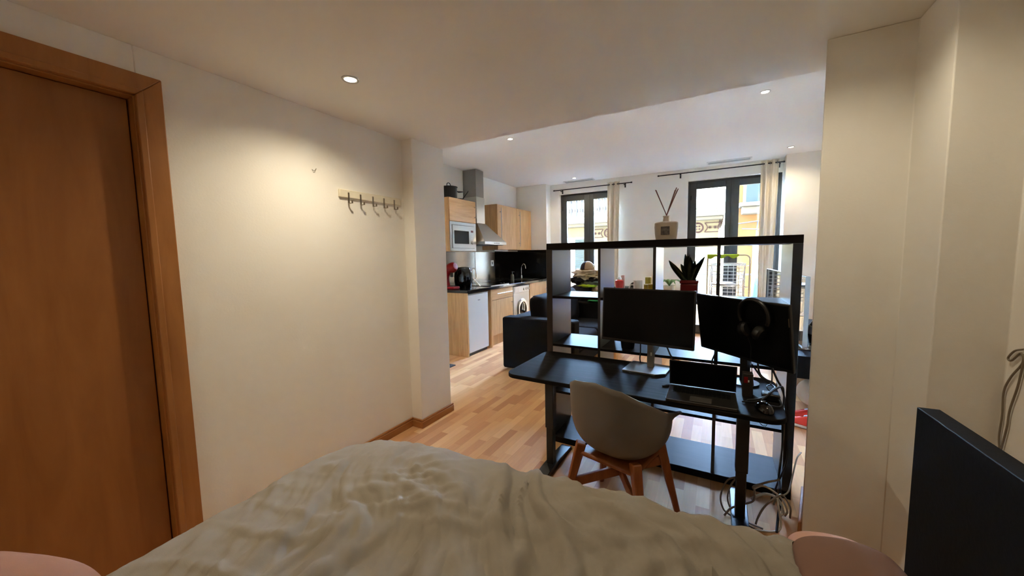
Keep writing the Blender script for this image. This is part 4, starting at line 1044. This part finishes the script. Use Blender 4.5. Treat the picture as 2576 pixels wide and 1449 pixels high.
# ------------------------------------------------------------------ curtains and rods, vents
def curtain(label, x0, x1, y, z0, z1, waves, amp, flare):
    t = thing('curtain', label, 'curtain', ((x0 + x1) / 2, y, z0))
    def fn(a, b):
        k = 1 - b
        x = x0 + (x1 - x0) * a + flare * k * (0.4 - a) * 0.6
        return Vector((x, y + amp * math.sin(2 * PI * waves * a + 0.4 * math.sin(5 * k)) * (0.75 + 0.25 * math.sin(3 * k + a * 4)), z0 + (z1 - z0) * b))
    MB().grid(fn, 64, 30).build('fabric', CURT, t, solid=0.003, angle=80)
    for i in range(int(waves * 2)):
        xx = x0 + (x1 - x0) * (i + 0.5) / (waves * 2)
        MB().lathe([(0.017, -0.002), (0.024, -0.002), (0.024, 0.002), (0.017, 0.002), (0.017, -0.002)], (xx, y, z1 - 0.045), 16, MX).build('eyelet', STEELD, t)
    return t
curtain('cream eyelet curtain gathered at right of the left balcony door', -1.80, -1.58, 6.86, 0.04, 2.73, 2.5, 0.03, 0.03)
curtain('cream eyelet curtain gathered at right of the right balcony door', 0.55, 0.775, 6.86, 0.04, 2.79, 2.5, 0.03, 0.10)
def rod(label, x0, x1, z, brackets):
    t = thing('curtain_rod', label, 'curtain rod', ((x0 + x1) / 2, 6.86, z))
    MB().cyl((x0, 6.86, z), (x1, 6.86, z), 0.009, seg=12).build('rod', BMET, t)
    for x in brackets: MB().bar((x, 6.97, z - 0.02), (x, 6.86, z - 0.02), 0.012).box(x - 0.012, x + 0.012, 6.962, 6.97, z - 0.06, z + 0.02).build('bracket', BMET, t)
    for x in (x0, x1): MB().cyl((x - 0.012, 6.86, z), (x + 0.012, 6.86, z), 0.013, seg=12).build('finial', BMET, t)
rod('dark curtain rod above the left balcony door', -2.86, -1.37, 2.685, (-2.72, -1.5))
rod('dark curtain rod above the right balcony door', -0.92, 0.835, 2.74, (-0.58, 0.79))
for x0, x1, y, lb in ((-2.62, -2.04, 6.74, 'flat white slot vent in the ceiling above the left balcony door'), (-0.18, 0.42, 6.62, 'flat white slot vent in the ceiling above the right balcony door')):
    t = thing('ceiling_vent', lb, 'vent', ((x0 + x1) / 2, y, CL))
    MB().box(x0, x1, y, y + 0.15, CL - 0.012, CL).build('frame', WPLAST, t, bevel=0.003)
    b = MB()
    for k in range(4): b.box(x0 + 0.02, x1 - 0.02, y + 0.025 + k * 0.028, y + 0.04 + k * 0.028, CL - 0.0135, CL - 0.0118)
    b.build('slats', mat('vent_grey', (150, 150, 148), 0.6), t)

# ------------------------------------------------------------------ outside: balcony and the houses opposite
struct('floor_balcony', MB().box(-3.4, 1.4, 7.2, 8.05, -0.2, -0.02), BALC)
rl = thing('balcony_railing', 'dark iron balcony railing outside the two balcony doors', 'railing', (-1.0, 7.95, 0))
b = MB().box(-3.4, 1.4, 7.94, 7.97, 0.985, 1.005); b.box(-3.4, 1.4, 7.945, 7.965, 0.06, 0.08)
b.build('rail', IRON, rl)
b = MB()
for k in range(40): b.cyl((-3.38 + k * 0.122, 7.955, -0.02), (-3.38 + k * 0.122, 7.955, 0.99), 0.007, seg=6)
b.build('bars', IRON, rl)
b = MB()
for k in range(330):
    x = -3.38 + k * 0.0118
    if x > 0.42: break
    b.cyl((x, 7.90, 0.0), (x + random.uniform(-0.02, 0.02), 7.90 + random.uniform(-0.008, 0.012), 0.95 + random.uniform(-0.04, 0.03)), 0.006, seg=5)
rs = b.build('reed_screen', REEDM, None); tag(rs, 'pale reed screen tied along the balcony railing', 'screen')
pu = thing('parasol', 'furled bright blue parasol on the balcony right of the drying rack', 'parasol', (0.60, 7.55, -0.02))
MB().lathe([(0.05, 0.35), (0.075, 0.45), (0.06, 0.7), (0.03, 0.92), (0.012, 0.97), (0, 0.975)], (0.60, 7.55, 0.0), 12).build('canopy', BLUE, pu)
MB().cyl((0.60, 7.55, 0.03), (0.60, 7.55, 1.06), 0.012, seg=10).build('pole', WPLAST, pu)
MB().lathe([(0, 0), (0.15, 0), (0.15, 0.03), (0.03, 0.05), (0, 0.05)], (0.60, 7.55, -0.02), 24).build('base', WPLAST, pu)

FY = 13.0
b = MB().box(-14, 11, 6.9, 7.19, 3.0, 17); b.box(-14, -4.0, 6.9, 7.19, -4.2, 3.0); b.box(1.7, 11, 6.9, 7.19, -4.2, 3.0); b.box(-4.0, 1.7, 6.9, 7.19, -4.2, -0.12)
struct('wall_sky_block', b, STONE)  # unseen tall front, added to keep sky light off the houses opposite
bA = thing('house', 'cream stucco house opposite with ornamental frieze and roof balustrade', 'building', (-6, FY, -4))
MB().box(-13, 0.02, FY, FY + 5, -4.2, 2.42).build('wall', FACADE, bA)
MB().box(-13, 0.12, FY - 0.30, FY + 5, 2.42, 2.52).box(-13, 0.16, FY - 0.42, FY + 5, 2.52, 2.70).build('cornice', STONE, bA, bevel=0.02)
MB().box(-13, -2.6, FY - 0.25, FY - 0.12, 2.70, 2.80).box(-13, -2.6, FY - 0.27, FY - 0.10, 3.36, 3.43).build('balustrade_rail', STONE, bA)
for k in range(60):
    x = -5.9 + 0.102 * k
    if x > -2.7: break
    MB().lathe([(0.04, 0), (0.04, 0.06), (0.056, 0.2), (0.036, 0.42), (0.05, 0.5), (0.04, 0.56)], (x, FY - 0.185, 2.80), 10).build('baluster', STONE if k % 2 else IRON, bA)
wi = MB().box(-4.92, -4.18, FY - 0.05, FY + 0.02, 0.2, 2.06).build('window', STONE, bA)
sh_ = MB()
for k in range(26): sh_.box(-4.56, -4.24, FY - 0.075, FY - 0.05, 0.3 + k * 0.065, 0.35 + k * 0.065)
sh_.build('shutter', SHUT, wi)
MB().box(-4.86, -4.58, FY - 0.06, FY - 0.049, 0.3, 2.0).build('pane', WPLAST, wi)
def ornament(cx, cz, flip):
    b = MB(); s_ = -1 if flip else 1
    Y = FY - 0.012
    for rr, r_ in ((0.15, 0.018), (0.125, 0.009)):
        b.tube([(cx + rr * math.cos(R(a)), Y, cz + rr * math.sin(R(a))) for a in range(0, 360, 15)], r_, 6, closed=True)
    for a in (45, 135, 225, 315): b.lathe([(0, -0.006), (0.028, -0.006), (0.028, 0.006), (0, 0.006)], (cx + 0.06 * math.cos(R(a)), Y, cz + 0.06 * math.sin(R(a))), 10, Matrix.Rotation(R(90), 4, 'X'))
    x0, x1 = cx + s_ * 0.19, cx + s_ * 0.62
    b.bar((x0, Y, cz + 0.14), (x1, Y, cz + 0.14), 0.024); b.bar((x0, Y, cz - 0.14), (x1, Y, cz - 0.14), 0.024)
    for xx, d_ in ((x0, s_ * 0.06), (x1, -s_ * 0.06)):
        b.tube(spline([(xx, Y, cz + 0.14), (xx + d_, Y, cz + 0.05), (xx + d_ * 1.15, Y, cz), (xx + d_, Y, cz - 0.05), (xx, Y, cz - 0.14)], 5), 0.015, 6)
    for xx in (x0 * 0.66 + x1 * 0.34, x0 * 0.34 + x1 * 0.66):
        for a in (0, 60, 120): b.bar((xx - 0.05 * math.cos(R(a)), Y, cz - 0.05 * math.sin(R(a))), (xx + 0.05 * math.cos(R(a)), Y, cz + 0.05 * math.sin(R(a))), 0.02)
    b.build('frieze_ornament', ORNAM, bA)
ornament(-0.55, 2.20, False)
ornament(-3.36, 2.17, True)
b = MB()
for (x0, x1, z0, z1) in ((-4.15, -2.9, 1.9, 2.42),):
    b.bar((x0, FY - 0.01, z1 - 0.05), (x1, FY - 0.01, z1 - 0.05), 0.03); b.bar((x0, FY - 0.01, z0), (x1, FY - 0.01, z0), 0.03); b.bar((x0, FY - 0.01, z0), (x0, FY - 0.01, z1 - 0.05), 0.03)
b.build('frieze_border', STONE, bA)
wd = MB()
for k in range(70):
    x = random.uniform(-0.75, 0.1); z = 2.70 + random.uniform(-0.12, 0.07); y = FY - 0.42 + random.uniform(-0.06, 0.1); a = random.uniform(0, 6.28)
    if z < 2.66: y = FY - 0.46
    wd.grid(lambda u, v: Vector((x + 0.035 * (u - 0.5) * math.cos(a), y + 0.03 * (u - 0.5) * math.sin(a), z + 0.07 * v * (1 - 0.6 * abs(u - 0.5)))), 2, 2)
o = wd.build('cornice_weeds', mat('bright_weed', (120, 170, 80), 0.7), None, solid=0.004); tag(o, 'green weeds growing on the cream cornice opposite', 'plants'); o['kind'] = 'stuff'
bB = thing('house', 'tall ochre orange house opposite with green shuttered window', 'building', (4, FY, -4))
MB().box(0.32, 9, FY - 0.15, FY + 5, -4.2, 9).build('wall', FACADE2, bB)
wi = MB().box(0.62, 1.75, FY - 0.19, FY - 0.14, 2.80, 4.6).build('window', STONE, bB)
b = MB()
for k in range(3): b.box(0.70 + k * 0.34, 1.02 + k * 0.34, FY - 0.22, FY - 0.18, 2.85, 4.55)
b.build('shutter', SHUT, wi)
MB().box(0.50, 2.2, FY - 0.75, FY - 0.15, 2.70, 2.80).box(0.58, 2.1, FY - 0.62, FY - 0.15, 2.50, 2.70).build('balcony_slab', STONE, bB, bevel=0.03)
for p0, p1 in (((0.42, FY - 0.2, 2.24), (1.0, FY - 0.55, 2.28)), ((0.62, FY - 0.2, 2.10), (1.1, FY - 0.55, 2.04)), ((1.0, FY - 0.2, 2.3), (0.95, FY - 0.4, 1.7))):
    MB().cyl(p0, p1, 0.015, seg=8).build('awning_arm', IRON, bB)
b = MB()
for k in range(30): b.box(0.90, 1.6, FY - 0.22, FY - 0.18, 0.1 + k * 0.055, 0.14 + k * 0.055)
b.build('white_shutter', WPLAST, bB)
struct('floor_street', MB().box(-20, 20, 7.2, 30, -4.3, -4.2), PAVE)
